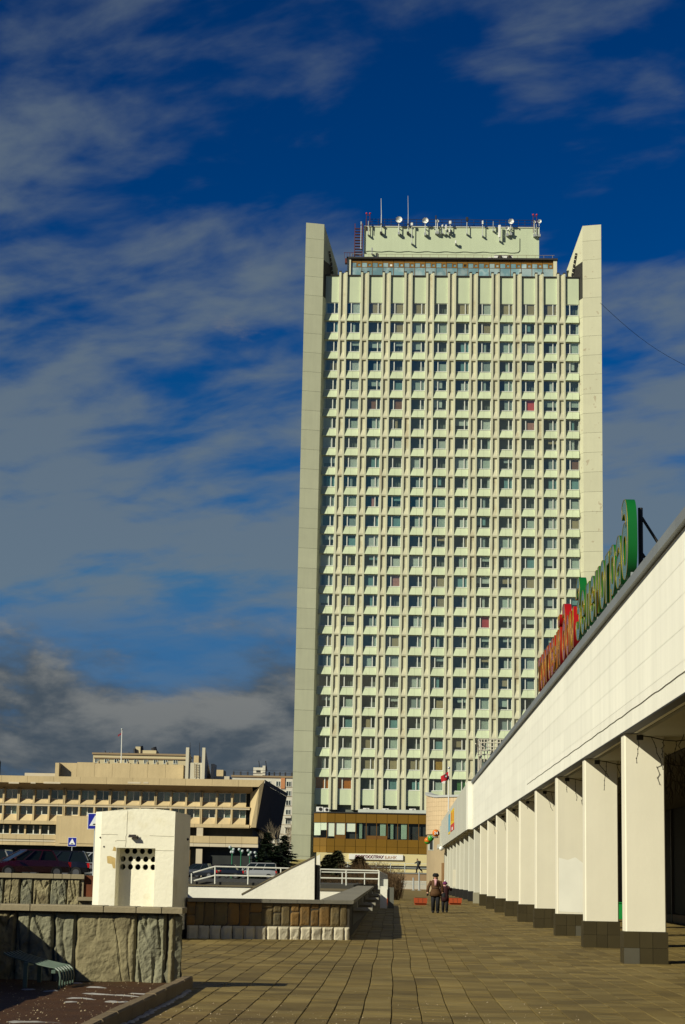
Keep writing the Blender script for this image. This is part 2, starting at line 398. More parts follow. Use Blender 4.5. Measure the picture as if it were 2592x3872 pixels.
# slanted louvres on the inner wing faces above the roof
for sgn, (xa, ya), (xb, yb) in ((1, planL[1], planL[2]), (-1, planR[3], planR[2])):
    d = Vector((xb-xa, yb-ya, 0)).normalized(); n = Vector((d.y*sgn, -d.x*sgn, 0)) * 0.06
    o = Vector((xa, ya, 0)); zz0 = ZT+8.1
    q = []
    for t, z in ((2.0, 4.6), (2.8, 4.9), (4.6, 1.0), (3.9, 0.5)): q.append(o + d*t + n + Vector((0, 0, zz0+z-0.3)))
    MB().add([tuple(p) for p in q], [(0,1,2,3)]).build('louvre', mat('louvre_black', (0.012, 0.012, 0.012), 0.7), tower)
    for i in range(6):
        a = q[0].lerp(q[3], (i+0.5)/6) + n*0.6; c = q[1].lerp(q[2], (i+0.5)/6) + n*0.6
        MB().cyl(a, c, 0.05, 0.05, 5).build('louvre_slat', CREAM, tower)
# ---- roof: glazed band, machine room, railings
L = (TX, TY, 0)
def c7(x, y): return (1120+x*0.7653, 700+y*0.7653)
BRONZE = mat('bronze_panel', (0.26, 0.13, 0.015), 0.45, 0.08, 1.0, 0.05, spec=0.5)
BLUEGL = mat('roof_band_glass', (0.17, 0.30, 0.33), 0.08, 0.2, 0.35, 0.25, spec=0.9, col2=(0.36, 0.46, 0.46), mix=(0.45, 0.6), mscale=0.3)
YG = 313.0
a = PY(*c7(272, 368), YG); e = PY(*c7(1270, 376), YG); zt = a.z; 
x0, x1 = a.x, e.x
zb = ZT+7.4
h1 = PY(*c7(272, 381), YG).z; h2 = PY(*c7(272, 404), YG).z
gband = MB().box(x0, x1, YG+0.1, YG+9, zb, zt-0.05).build('roof_band', DARK, tower, L)
MB().box(x0-0.62, x0-0.02, YG-0.25, YG+9, zb, zt+0.12).build('end_pier', CREAM, tower, L)
MB().box(x1+0.02, x1+0.62, YG-0.25, YG+9, zb, zt+0.12).build('end_pier', CREAM, tower, L)
MB().box(x0-0.75, x1+0.75, YG-0.45, YG+9.3, zt+0.12, zt+0.42).build('roof_edge', DKM, tower, L)
nb = 19; w = (x1-x0)/nb
WHITEGL = mat('bright_pane', (0.8, 0.82, 0.78), 0.3)
for i in range(nb):
    xa = x0+i*w; xb = xa+w
    MB().box(xa+0.03, xb-0.03, YG-0.02, YG+0.1, h1, zt+0.05).build('fascia_panel', BRONZE, gband, L)
    MB().box(xa+0.05, xa+w*0.5, YG+0.03, YG+0.08, h2+0.06, h1-0.05).build('pane', BLUEGL, gband, L)
    f = MB(); xm, xn = xa+w*0.53, xb-0.06; t = 0.16
    f.box(xm, xn, YG-0.04, YG+0.1, h2+0.04, h2+0.04+t); f.box(xm, xn, YG-0.04, YG+0.1, h1-0.03-t, h1-0.03)
    f.box(xm, xm+t, YG-0.04, YG+0.1, h2+0.04+t, h1-0.03-t); f.box(xn-t, xn, YG-0.04, YG+0.1, h2+0.04+t, h1-0.03-t)
    f.build('casement', BRONZE, gband, L)
    MB().box(xm+t, xn-t, YG+0.04, YG+0.07, h2+0.04+t, h1-0.03-t).build('pane', WHITEGL if i == 3 else (DARK if i == 10 else BLUEGL), gband, L)
    MB().box(xa+0.03, xb-0.03, YG+0.02, YG+0.07, zb, h2).build('pane', BLUEGL, gband, L)
    MB().box(xa-0.03, xa+0.03, YG-0.03, YG+0.1, zb, h1).build('mullion', BRONZE, gband, L)
MB().box(x0, x1, YG-0.03, YG+0.1, h2-0.0, h2+0.05).build('transom', BRONZE, gband, L)
YM = 315.5
a = PY(*c7(337, 205), YM); e = PY(*c7(1200, 214), YM)
MZ = a.z; mx0, mx1 = a.x, e.x
mroom = MB().box(mx0, mx1, YM, YM+9, zt, MZ).build('machine_room', PALEG, tower, L)
MB().box(mx0-0.12, mx1+0.12, YM-0.12, YM+9.1, MZ, MZ+0.14).build('coping', FINC, mroom, L)
RAIL = mat('dark_rail', (0.03, 0.03, 0.035), 0.5)
r_ = MB()
for z in (0.5, 1.0, 1.5): r_.cyl((mx0+0.2, YM+0.3, MZ+z), (mx1-0.2, YM+0.3, MZ+z), 0.045, n=5)
for i in range(28):
    x = mx0+0.2+(mx1-mx0-0.4)*i/27; r_.cyl((x, YM+0.3, MZ), (x, YM+0.3, MZ+1.5), 0.04, n=5)
for i in range(60):
    x = mx0+0.4+(mx1-mx0-0.8)*i/59; r_.cyl((x, YM+0.9, MZ+0.1), (x+0.5, YM+1.4, MZ+0.5), 0.05, n=4)
r_.build('roof_railing', RAIL, mroom, L)
r_ = MB(); zr = zt+0.42
RUSTR = mat('pale_rail', (0.32, 0.26, 0.16), 0.6)
r_.cyl((x0, YM-1.4, zr+1.0), (x1+0.3, YM-1.4, zr+1.0), 0.035, n=5)
for i in range(24):
    x = x0+(x1-x0)*i/23; r_.cyl((x, YM-1.4, zr), (x, YM-1.4, zr+1.0), 0.03, n=5)
r_.build('ledge_railing', RUSTR, mroom, L)
# red steel stair at the left of the machine room
RUST = mat('red_oxide_steel', (0.11, 0.022, 0.014), 0.6, 0.2, 2)
st = MB(); xs = mx0-1.6
for x in (xs, xs+1.3): st.box(x-0.06, x+0.06, YM-0.3, YM-0.18, zt, MZ+0.5)
for i in range(12): st.box(xs, xs+1.3, YM-0.32, YM+0.2, zt+0.6+i*0.52, zt+0.68+i*0.52)
st.box(xs-1.6, xs+1.4, YM-0.6, YM+0.4, zt+0.1, zt+0.9); st.cyl((xs-1.8, YM-0.6, zt+1.9), (xs+0.2, YM-0.6, zt+1.9), 0.04, n=5)
for i in range(5): st.cyl((xs-1.7+i*0.45, YM-0.6, zt+0.9), (xs-1.7+i*0.45, YM-0.6, zt+1.9), 0.03, n=5)
st.build('steel_stair', RUST, tower, L)
cabl = MB(); pts = []
for i in range(40):
    pts.append((mx0+0.3+26.0*i/39, YM-0.06, zt+2.35+0.08*math.sin(i*1.3)))
cabl.tube(pts, 0.05, 4); pts = [(mx0+26.3, YM-0.06, zt+2.35), (mx0+26.6, YM-0.06, zt+2.7), (mx0+26.6, YM-0.06, zt+4.9)]; cabl.tube(pts, 0.05, 4)
cabl.build('wall_cable', mat('cable_grey', (0.2, 0.23, 0.17), 0.7), mroom, L)

# ---- things standing on the roof
WHT = mat('antenna_white', (0.78, 0.78, 0.74), 0.45, 0.03, 2); STEEL = mat('galvanised_steel', (0.40, 0.42, 0.42), 0.5, 0.1, 4, metal=0.3); RED = mat('signal_red', (0.45, 0.02, 0.03), 0.5)
def c2a(x, y): return (1340+x*0.2551, 720+y*0.2551)
def c3a(x, y): return (1700+x*0.2551, 720+y*0.2551)
YA = YM-0.55
def bracket(t, p, zlow):
    b = MB(); b.cyl((p.x, YA, zlow), (p.x, YA, p.z), 0.10, 0.08, 6)
    b.box(p.x-0.06, p.x+0.06, YA, YM, zlow+0.15, zlow+0.28); b.box(p.x-0.06, p.x+0.06, YA, YM, zlow+1.2, zlow+1.33)
    b.box(p.x-0.16, p.x+0.22, YA-0.12, YM-0.02, zlow-0.05, zlow+0.4)
    b.build('mast', STEEL, t, (p.x, YA, zlow))
def dish(p, R, zlow, label, arm=True):
    t = root('satellite_dish', (p.x, YA, zlow), label, 'satellite dish', 'dishes along the roof edge of the tower')
    bracket(t, Vector((p.x-R*0.75 if arm else p.x, 0, p.z)), zlow)
    b = MB(); rings = []
    for k, (rr, dy) in enumerate(((0.06, 0.30), (0.5, 0.22), (0.8, 0.12), (1.0, 0.0), (1.0, 0.10), (0.5, 0.34))):
        rings.append([(p.x+R*rr*math.cos(2*math.pi*i/20), YA-0.35+dy, p.z+R*rr*math.sin(2*math.pi*i/20)) for i in range(20)])
    b.loft(rings); b.build('reflector', WHT, t, (p.x, YA, zlow), smooth=False)
    b = MB(); b.cyl((p.x, YA-0.1, p.z), (p.x, YA-0.8, p.z), 0.05, n=5); b.cyl((p.x, YA-0.8, p.z), (p.x, YA-0.9, p.z), 0.12, n=6); b.build('feed_horn', STEEL, t, (p.x, YA, zlow))
    return t
def zz(f, x, y): return PY(*f(x, y), YA).z
for f, x, y, Rp, yl, lab in ((c2a, 664, 440, 49, 650, 'white satellite dish nearest the left end of the roof railing'),
                             (c2a, 1055, 454, 45, 660, 'second white satellite dish from the left on the machine room edge'),
                             (c3a, 912, 467, 42, 660, 'large bright dish above a smaller one near the right of the roof'),
                             (c3a, 858, 568, 29, 670, 'small white dish hanging below the big bright one on the wall'),
                             (c3a, 1333, 467, 31, 680, 'cream satellite dish at the right corner of the machine room'),
                             (c3a, 1258, 478, 20, 680, 'tiny white dish beside the corner dish on the right'),
                             (c2a, 1237, 464, 20, 640, 'tiny white dish on a black post in the roof row')):
    p = PY(*f(x, y), YA); dish(p, Rp*0.2551*0.0449, zz(f, x, yl), lab)
def whip(f, x, ytop, ybot, label, r=0.10):
    p0 = PY(*f(x, ybot), YA); p1 = PY(*f(x, ytop), YA)
    t = root('whip_antenna', p0, label, 'antenna', 'tall whip antennas on the tower roof')
    zm = p0.z + (p1.z-p0.z)*0.52
    MB().cyl(p0, (p0.x, YA, zm), r, r*0.8, 6).build('mast', STEEL, t, p0)
    MB().cyl((p0.x, YA, zm), p1, r*0.7, r*0.4, 6).build('rod', STEEL, t, p0)
    MB().box(p0.x-0.22, p0.x+0.22, YA-0.1, YM-0.01, p0.z, p0.z+0.35).box(p0.x-0.2, p0.x+0.2, YA-0.1, YM-0.01, p0.z+1.6, p0.z+1.8).build('clamp', RAIL, t, p0)
whip(c2a, 400, 118, 640, 'thick whip antenna on a red mast at the left of the roof')
whip(c2a, 798, 82, 640, 'thin tallest whip antenna left of the roof centre', 0.07)
def panel_antenna(f, x, y0, y1, wpx, label, m=None, post=None):
    p0 = PY(*f(x, y1), YA); p1 = PY(*f(x, y0), YA); w = wpx*0.2551*0.0449/2
    t = root('panel_antenna', p0, label, 'antenna', 'panel antennas fixed round the machine room')
    b = MB(); b.prism([(p0.x-w, YA-0.10), (p0.x-w*0.7, YA-0.28), (p0.x+w*0.7, YA-0.28), (p0.x+w, YA-0.10)], p0.z, p1.z, 'z'); b.build('radome', m or WHT, t, p0)
    zb_ = PY(*f(x, post), YA).z if post else p0.z-0.8
    b = MB().cyl((p0.x, YA, zb_), (p0.x, YA, p1.z-0.1), 0.07, n=6); b.box(p0.x-0.06, p0.x+0.06, YA, YM-0.01, zb_+0.2, zb_+0.32); b.box(p0.x-0.12, p0.x+0.14, YA-0.1, YM-0.01, zb_, zb_+0.2); b.build('mount', STEEL, t, p0)
panel_antenna(c3a, 745, 520, 700, 40, 'long white panel antenna hanging from the roof edge', post=750)
panel_antenna(c3a, 494, 455, 505, 24, 'small white box antenna on a post right of the roof centre', post=680)
panel_antenna(c2a, 857, 486, 525, 36, 'white box on top of a long white pipe on the roof', post=790)
panel_antenna(c3a, 262, 402, 460, 40, 'black box antenna on the tall grey post at mid roof', RAIL, 650)
panel_antenna(c2a, 1362, 515, 600, 22, 'cluster panel antenna on the machine room wall', post=650)
panel_antenna(c2a, 1413, 575, 625, 24, 'low white panel antenna next to the cluster', post=640)
panel_antenna(c2a, 1308, 510, 545, 26, 'white square antenna left of the cluster', post=640)
panel_antenna(c2a, 1425, 458, 500, 38, 'pale tilted box antenna above the cluster', post=600)
panel_antenna(c3a, 95, 748, 790, 24, 'white box on the middle of the machine room wall', post=800)
panel_antenna(c3a, 650, 465, 560, 10, 'slim grey post antenna right of the small white box', STEEL, 600)
panel_antenna(c2a, 1212, 378, 430, 20, 'black post antenna carrying the tiny dish', RAIL, 640)
panel_antenna(c2a, 105, 468, 515, 22, 'grey box antenna beside the red steel stair', STEEL, 870)
panel_antenna(c2a, 265, 855, 905, 22, 'grey plate antenna low on the left of the machine room wall', STEEL, 940)
panel_antenna(c3a, 1290, 500, 560, 12, 'grey post at the right corner of the machine room', STEEL, 680)
panel_antenna(c2a, 212, 460, 520, 14, 'grey post at the left corner of the machine room', STEEL, 660)
for f, x, y, lab in ((c2a, 210, 345, 'pair of red obstruction lamps at the left roof corner'), (c3a, 1270, 365, 'pair of red obstruction lamps at the right roof corner')):
    p = PY(*f(x, y), YA); t = root('obstruction_light', (p.x, YA, MZ), lab, 'warning light', 'red lamps at the roof corners')
    MB().cyl((p.x-0.3, YA, MZ-1.0), (p.x-0.3, YA, p.z), 0.05, n=5).cyl((p.x+0.3, YA, MZ-1.0), (p.x+0.3, YA, p.z-0.1), 0.05, n=5).cyl((p.x-0.3, YA, p.z-0.25), (p.x+0.3, YA, p.z-0.35), 0.05, n=5).build('mast', RUST, t, (p.x, YA, MZ))
    for s in (-0.3, 0.3): MB().ball((p.x+s, YA, p.z+0.1-abs(s)*0.2), 0.18, 8, 6).build('lamp', RED, t, (p.x, YA, MZ))
def ac_unit(p, label, s=1.0, grp='air conditioner boxes', back=0.5):
    t = root('air_conditioner', p, label, 'air conditioner', grp)
    MB().cham(p.x-0.45*s, p.x+0.45*s, p.y-0.35*s, p.y, p.z, p.z+0.62*s, 0.03).build('case', WHT, t, p)
    b = MB(); b.cyl((p.x+0.12*s, p.y-0.36*s, p.z+0.32*s), (p.x+0.12*s, p.y-0.385*s, p.z+0.32*s), 0.24*s, n=14); b.build('fan_grille', mat('fan_black', (0.02, 0.02, 0.02), 0.6), t, p)
    MB().box(p.x-0.4*s, p.x+0.4*s, p.y-0.3*s, p.y+back, p.z-0.08, p.z).build('bracket', STEEL, t, p)
for x, y, s, lab in ((615, 1008, 1.1, 'smallest air conditioner on the roof ledge'), (730, 1008, 1.7, 'left of the two large air conditioners on the roof ledge'), (868, 1008, 1.7, 'right of the two large air conditioners on the roof ledge')):
    p = PY(*c3a(x, y), YM-0.8); p.z = zr+0.03; ac_unit(p, lab, s, 'air conditioners on the roof ledge', 0.5)
# ================================================================== ground and plaza
DIRT = mat('ground_dirt', (0.07, 0.055, 0.030), 0.95, 0.25, 0.2, 0, 0.4, 6)
ASPH = mat('asphalt', (0.05, 0.048, 0.042), 0.9, 0.2, 0.3, 0, 0.3, 12)
g = MB(); g.box(-4000, 4000, -600, 7400, -1.0, -0.45); struct(g.build('ground', DIRT))
def und(x, y): return 0.022*noise.noise((x*0.10, y*0.13, 1.3)) + 0.012*noise.noise((x*0.5, y*0.35, 4.0))
def xsh(x, y): return 0.035*noise.noise((x*0.05, y*0.16, 8.0)) + 0.010*noise.noise((x*0.6, y*0.5, 2.0))
def paver_mat(name, dirt=0.0):
    m = bpy.data.materials.new(name); m.use_nodes = True; t = m.node_tree; n = t.nodes; l = t.links; b = n['Principled BSDF']
    b.inputs['Roughness'].default_value = 0.75; b.inputs['Specular IOR Level'].default_value = 0.3
    ge = n.new('ShaderNodeNewGeometry'); oi = n.new('ShaderNodeObjectInfo')
    s = n.new('ShaderNodeMath'); s.operation = 'ADD'; l.new(ge.outputs['Random Per Island'], s.inputs[0]); l.new(oi.outputs['Random'], s.inputs[1])
    fr = n.new('ShaderNodeMath'); fr.operation = 'FRACT'; l.new(s.outputs[0], fr.inputs[0])
    cr = n.new('ShaderNodeValToRGB'); l.new(fr.outputs[0], cr.inputs[0])
    e = cr.color_ramp.elements; e[0].position = 0; e[0].color = (0.132, 0.092, 0.027, 1); e[1].position = 1; e[1].color = (0.225, 0.165, 0.055, 1)
    x = e.new(0.5); x.color = (0.182, 0.128, 0.036, 1)
    no = n.new('ShaderNodeTexNoise'); l.new(ge.outputs['Position'], no.inputs['Vector']); no.inputs['Scale'].default_value = 0.55; no.inputs['Detail'].default_value = 7; no.inputs['Roughness'].default_value = 0.65
    mr = n.new('ShaderNodeMapRange'); l.new(no.outputs[0], mr.inputs[0]); mr.inputs[1].default_value = 0.3; mr.inputs[2].default_value = 0.72; mr.inputs[3].default_value = 0.55; mr.inputs[4].default_value = 1.22
    v = n.new('ShaderNodeVectorMath'); v.operation = 'SCALE'; l.new(cr.outputs[0], v.inputs[0]); l.new(mr.outputs[0], v.inputs['Scale'])
    # brown grit spread over the nearest part, by the soil bed
    sp = n.new('ShaderNodeSeparateXYZ'); l.new(ge.outputs['Position'], sp.inputs[0])
    no2 = n.new('ShaderNodeTexNoise'); l.new(ge.outputs['Position'], no2.inputs['Vector']); no2.inputs['Scale'].default_value = 1.6; no2.inputs['Detail'].default_value = 8; no2.inputs['Roughness'].default_value = 0.7
    vmx = n.new('ShaderNodeMath'); vmx.operation = 'MULTIPLY_ADD'; l.new(sp.outputs[1], vmx.inputs[0]); vmx.inputs[1].default_value = -0.055; vmx.inputs[2].default_value = 1.22
    ax = n.new('ShaderNodeMath'); ax.operation = 'MULTIPLY_ADD'; l.new(sp.outputs[0], ax.inputs[0]); ax.inputs[1].default_value = -0.05; l.new(vmx.outputs[0], ax.inputs[2])
    ad = n.new('ShaderNodeMath'); ad.operation = 'ADD'; l.new(ax.outputs[0], ad.inputs[0]); l.new(no2.outputs[0], ad.inputs[1])
    m2 = n.new('ShaderNodeMapRange'); l.new(ad.outputs[0], m2.inputs[0]); m2.inputs[1].default_value = 0.52; m2.inputs[2].default_value = 0.95; m2.inputs[4].default_value = 0.85
    mx = n.new('ShaderNodeMix'); mx.data_type = 'RGBA'; l.new(m2.outputs[0], mx.inputs[0]); l.new(v.outputs[0], mx.inputs[6]); mx.inputs[7].default_value = (0.110, 0.062, 0.022, 1)
    l.new(mx.outputs[2], b.inputs['Base Color'])
    bp = n.new('ShaderNodeBump'); bp.inputs['Strength'].default_value = 0.35; bp.inputs['Distance'].default_value = 0.006
    no3 = n.new('ShaderNodeTexNoise'); l.new(ge.outputs['Position'], no3.inputs['Vector']); no3.inputs['Scale'].default_value = 45; no3.inputs['Detail'].default_value = 5
    l.new(no3.outputs[0], bp.inputs['Height']); l.new(bp.outputs[0], b.inputs['Normal'])
    return m
PAVM = paver_mat('plaza_paver')
JOINT = mat('joint_dirt', (0.035, 0.026, 0.014), 0.95, 0.2, 2)
# base sheet of the plaza; paved surface takes over beyond the laid pavers
g = MB(); xs = [-14+i*2 for i in range(16)]; ys = [-8+i*3 for i in range(82)]
def gv(x, y): return (x, y, gz(y)+und(x, y)-0.028)
for i in range(len(xs)-1):
    for j in range(len(ys)-1):
        far = ys[j] >= 121
        dz_ = 0.026 if far else 0
        g.add([(a, b_, gv(a, b_)[2]+dz_) for a, b_ in ((xs[i], ys[j]), (xs[i+1], ys[j]), (xs[i+1], ys[j+1]), (xs[i], ys[j+1]))], [(0,1,2,3)], 1 if far else 0)
plaza = struct(g.build('plaza_pavement', [JOINT, mat('far_paving', (0.17, 0.122, 0.040), 0.8, 0.15, 0.4, 0, 0.2, 10)]))
PW, PL = 0.335, 0.50
def paver_geo(mb, x, y, w, l, z, c=0.004, tilt=(0,0), wob=None):
    hw, hl = w/2-0.006, l/2-0.0035
    pts = []
    for sx, sy in ((-1,-1),(1,-1),(1,1),(-1,1)):
        for k, ins in ((0, 0), (1, c)):
            X = x+sx*(hw-ins); Y = y+sy*(hl-ins)
            zb = z if wob is None else wob(X, Y)
            pts.append((X + (0 if wob is None else xsh(X, Y)), Y, zb + (0 if k else -c) + tilt[0]*sx+tilt[1]*sy))
    o = [pts[i] for i in (0,2,4,6)]; t = [pts[i] for i in (1,3,5,7)]; b = [(p[0], p[1], p[2]-0.03) for p in o]
    mb.add(b+o+t, [(8,9,10,11)] + [(i, (i+1) % 4, 4+(i+1) % 4, 4+i) for i in range(4)] + [(4+i, 4+(i+1) % 4, 8+(i+1) % 4, 8+i) for i in range(4)])
rp = random.Random(3)
near = []; field = MB()
lx = -5.7; nx = int((10.4-lx)/PW)
def zg(x, y): return gz(y)+und(x, y)
for i in range(nx):
    off = rp.random()*PL
    for j in range(int((121-16.5)/PL)):
        x = lx+(i+0.5)*PW; y = 16.5+off+j*PL
        if x < -2.86 and y < 26.9: continue
        vis = (-0.2+(-1491)/7277*y) < x < (1101/7277*y+0.2)
        if y < 17.3 and False: continue
        if not vis and y < 60 and not (x < 0.3+1101/7277*y+2.5 and x > -1491/7277*y-1.5): continue
        if vis and y > 18.6: near.append((y, x))
        paver = (x, y)
        field_key = paver
        if not (vis and y > 18.6): paver_geo(field, x, y, PW, PL, 0, tilt=(rp.uniform(-.003,.003), rp.uniform(-.003,.003)), wob=zg)
near.sort()
PMESH = []
for k in range(4):
    b = MB(); paver_geo(b, 0, 0, PW, PL, 0.0, tilt=(rp.uniform(-.003,.003), rp.uniform(-.002,.002))); PMESH.append(b.mesh('paver', PAVM))
for n_, (y, x) in enumerate(near):
    if n_ < 300:
        o = inst('paver', PMESH[n_ % 4], plaza, (x+xsh(x, y), y, zg(x, y)))
        o.rotation_euler = (math.atan2(zg(x, y+.2)-zg(x, y-.2), .4), -math.atan2(zg(x+.15, y)-zg(x-.15, y), .3), 0)
    else: paver_geo(field, x, y, PW, PL, 0, tilt=(rp.uniform(-.003,.003), rp.uniform(-.003,.003)), wob=zg)
struct(field.build('paver_field', PAVM, plaza), 'stuff')
# ------------------------------------------------------------------ upper levels behind
up = MB()
up.prism([(-400, 66), (-10.4, 66), (-10.4, 92.2), (-1.9, 92.2), (-1.9, 233), (-13, 233), (-13, 500), (-400, 500)], -0.4, 1.22, 'z')
struct(up.build('upper_car_park', ASPH))
te = MB(); te.prism([(-12.98, 236), (60, 236), (60, 420), (-12.98, 420)], -0.4, 2.28, 'z')
struct(te.build('terrace', mat('terrace_paving', (0.20, 0.15, 0.09), 0.85, 0.15, 0.5)))
# ------------------------------------------------------------------ soil bed with kerb and old snow
SOIL = mat('wet_soil', (0.060, 0.026, 0.007), 0.7, 0.35, 1.5, 0, 0.9, 25, spec=0.3)
b = MB(); n = 44
def soilz(x, y): return 0.075 + 0.035*noise.noise((x*0.7, y*0.5, 0)) + 0.020*noise.noise((x*4, y*3, 3)) + 0.006*noise.noise((x*14, y*9, 3))
xs = [-9+i*(6.15)/n for i in range(n+1)]; ys = [13.5+i*13.2/90 for i in range(91)]
vv = [(x, y, soilz(x, y)) for y in ys for x in xs]
b.add(vv, [(j*(n+1)+i, j*(n+1)+i+1, (j+1)*(n+1)+i+1, (j+1)*(n+1)+i) for j in range(90) for i in range(n)])
struct(b.build('soil_bed', SOIL, smooth=True))
KERB = mat('kerb_concrete', (0.17, 0.125, 0.07), 0.85, 0.2, 2.0, 0.08, 0.4, 20)
kb = root('kerb', (-2.78, 13.5, 0), 'low concrete kerb edging the brown soil bed', 'kerb')
for i in range(13):
    y0 = 13.5+i*1.03
    MB().cham(-2.86, -2.72, y0, y0+1.015, -0.02, 0.155+rp.uniform(-.006, .006), 0.018).build('kerb_stone', KERB, kb, (-2.78, 13.5, 0))
sn = MB()
SNOW = mat('old_snow', (0.30, 0.29, 0.28), 0.7, 0.2, 8, 0, 0.5, 30)
def blob(mb, x, y, a, c, z0, h, seed, n=18):
    r = random.Random(seed); ph = r.random()*9
    out = [(x+a*math.cos(t)*(0.75+0.5*noise.noise((math.cos(t)*1.7+ph, math.sin(t)*1.7, seed))), y+c*math.sin(t)*(0.75+0.5*noise.noise((math.cos(t)*2+ph, math.sin(t)*2, seed+5)))) for t in [2*math.pi*i/n for i in range(n)]]
    mb.add([(p[0], p[1], z0(p[0], p[1])-0.01) for p in out] + [(x+(p[0]-x)*0.55, y+(p[1]-y)*0.55, z0(p[0], p[1])+h*r.uniform(.6, 1)) for p in out] + [(x, y, z0(x, y)+h)],
           [(i, (i+1) % n, n+(i+1) % n, n+i) for i in range(n)] + [(n+i, n+(i+1) % n, 2*n) for i in range(n)])
def c8(x, y): return (x*0.4464, 3380+y*0.4464)
for k, (x, y, a, c) in enumerate(((425, 812, 0.16, 0.14), (700, 882, 0.30, 0.10), (820, 800, 0.42, 0.06), (900, 845, 0.55, 0.05), (1010, 900, 0.30, 0.07), (600, 908, 0.18, 0.10), (240, 1070, 0.65, 0.10), (1180, 832, 0.24, 0.05), (640, 740, 0.22, 0.12), (240, 795, 0.2, 0.1), (1090, 850, .35, .05), (960, 905, .16, .05), (1290, 848, .10, .05))):
    d = ray(*c8(x, y)); p = CAM + d*((0.10-1.5)/d.z)
    blob(sn, p.x, p.y, a*0.8, c*0.7, soilz, 0.012, k)
for k in range(26):
    y = 16.5+k*0.38; blob(sn, -2.69+rp.uniform(-.01, .02), y, 0.045+rp.random()*0.05, 0.3, lambda x, y: zg(x, y), 0.02, 50+k, 12)
struct(sn.build('snow', SNOW, smooth=True), 'stuff')
gr = MB()
for k in range(1500):
    if k % 3: x, y = rp.uniform(-2.6, 2.2), 17+abs(rp.gauss(0, 3.2)); z = zg(x, y)
    else: x, y = rp.uniform(-5.2, -2.9), rp.uniform(18, 26.2); z = soilz(x, y)
    s = rp.choice((0.005, 0.006, 0.006, 0.008, 0.012)); q = [rp.uniform(.6, 1.3) for _ in range(6)]
    gr.add([(x-s*q[0], y, z), (x, y-s*q[1], z), (x+s*q[2], y, z), (x, y+s*q[3], z), (x+s*.2, y, z+s*1.1*q[4])], [(0,1,4), (1,2,4), (2,3,4), (3,0,4)])
struct(gr.build('gravel', mat('grit', (0.34, 0.27, 0.17), 0.8, 0.3, 30)), 'stuff')

# ------------------------------------------------------------------ rough stone walls
def stone_mat(name, c1, c2, sc=1.2):
    return mat(name, c1, 0.85, 0.22, 3.0, 0.16, 0.9, 22, col2=c2, mix=(0.45, 0.7), mscale=sc)
STONE = stone_mat('rough_stone', (0.20, 0.192, 0.125), (0.105, 0.105, 0.075), 2.2)
STONEB = stone_mat('rough_stone_warm', (0.22, 0.19, 0.105), (0.13, 0.105, 0.055), 2.2)
CAPM = mat('coping_stone', (0.27, 0.225, 0.14), 0.85, 0.15, 2.0, 0.08, 0.4, 18)
def rock(o, u, nrm, w, h, depth, seed, amp=0.05, nu=14, nv=18, edge=0.02, diag=0.3, cleft=1.1):
    # a rock-faced block: front grid pushed out along nrm, flat sides
    o = Vector(o); u = Vector(u); nrm = Vector(nrm); up_ = Vector((0, 0, 1)); vs = []
    for j in range(nv+1):
        for i in range(nu+1):
            a, c = i/nu, j/nv
            e = min(a*w, (1-a)*w, c*h, (1-c)*h); fall = min(1.0, e/0.035)
            X, Z = a*w, c*h
            wx, wz_ = X+0.06*noise.noise((X*6, Z*6, seed)), Z+0.06*noise.noise((X*6, Z*6, seed+4))
            q = noise.noise((wx*2.0+seed*3.1, wz_*1.3, seed))*0.8 + 0.55*(0.35-abs(noise.noise((wx*3.6-diag*wz_*3+seed, wz_*3.0, seed+2.2))))*2 + 0.42*(0.3-abs(noise.noise((wx*9-diag*wz_*7, wz_*8, seed+9)))) + 0.26*noise.noise((X*21, Z*19, seed)) + 0.14*noise.noise((X*45, Z*45, seed))
            rd = 1-abs(noise.noise((X*4.6+Z*0.9+seed*1.9, Z*1.0, seed+31)))*2.0; q -= cleft*max(0.0, rd-0.80)/0.20
            f = q*amp + (amp*1.1)*fall - edge*(1-fall)
            ji = 0.012*noise.noise((Z*5, seed, i))*(1 if i in (0, nu) else 0)
            vs.append(o + u*(X+ji) + up_*Z + nrm*f)
    f_ = [(j*(nu+1)+i, j*(nu+1)+i+1, (j+1)*(nu+1)+i+1, (j+1)*(nu+1)+i) for j in range(nv) for i in range(nu)]
    mb = MB(); mb.add(vs, f_)
    per = [i for i in range(nu+1)] + [(j)*(nu+1)+nu for j in range(1, nv+1)] + [nv*(nu+1)+i for i in range(nu-1, -1, -1)] + [j*(nu+1) for j in range(nv-1, 0, -1)]
    fr = [vs[i] for i in per]; bk = [v - nrm*(depth) for v in fr]; k = len(per)
    mb.add(fr+bk, [(i, (i+1) % k, k+(i+1) % k, k+i) for i in range(k)])
    return mb
w1 = root('stone_wall', (-4.2, 26.6, 0), 'low wall of big rough grey green stones with flat coping behind the soil bed', 'wall')
L1 = (-4.2, 26.6, 0); Y1 = 26.62
bnd = [-250, -60, 135, 455, 642, 1157, 1408]
zb1, zt1 = 0.03, 0.985
for k in range(len(bnd)-1):
    xa = PY(*c8(bnd[k], 400), Y1).x+0.003; xb = PY(*c8(bnd[k+1], 400), Y1).x-0.003
    m = (STONE, STONEB, STONE, STONE, STONEB, STONE)[k]
    rock((xa, Y1, zb1), (1,0,0), (0,-1,0), xb-xa, zt1-zb1, 0.16, (0.4, 2.1, 3.8, 5.5, 12.6, 8.9)[k], 0.034 if k != 4 else 0.026, nu=54 if k == 4 else 34, nv=48, cleft=1.3 if k != 4 else 0.8).build('stone', m, w1, L1, smooth=False)
xa = PY(*c8(1432, 400), Y1).x; xb = PY(*c8(1486, 400), Y1).x
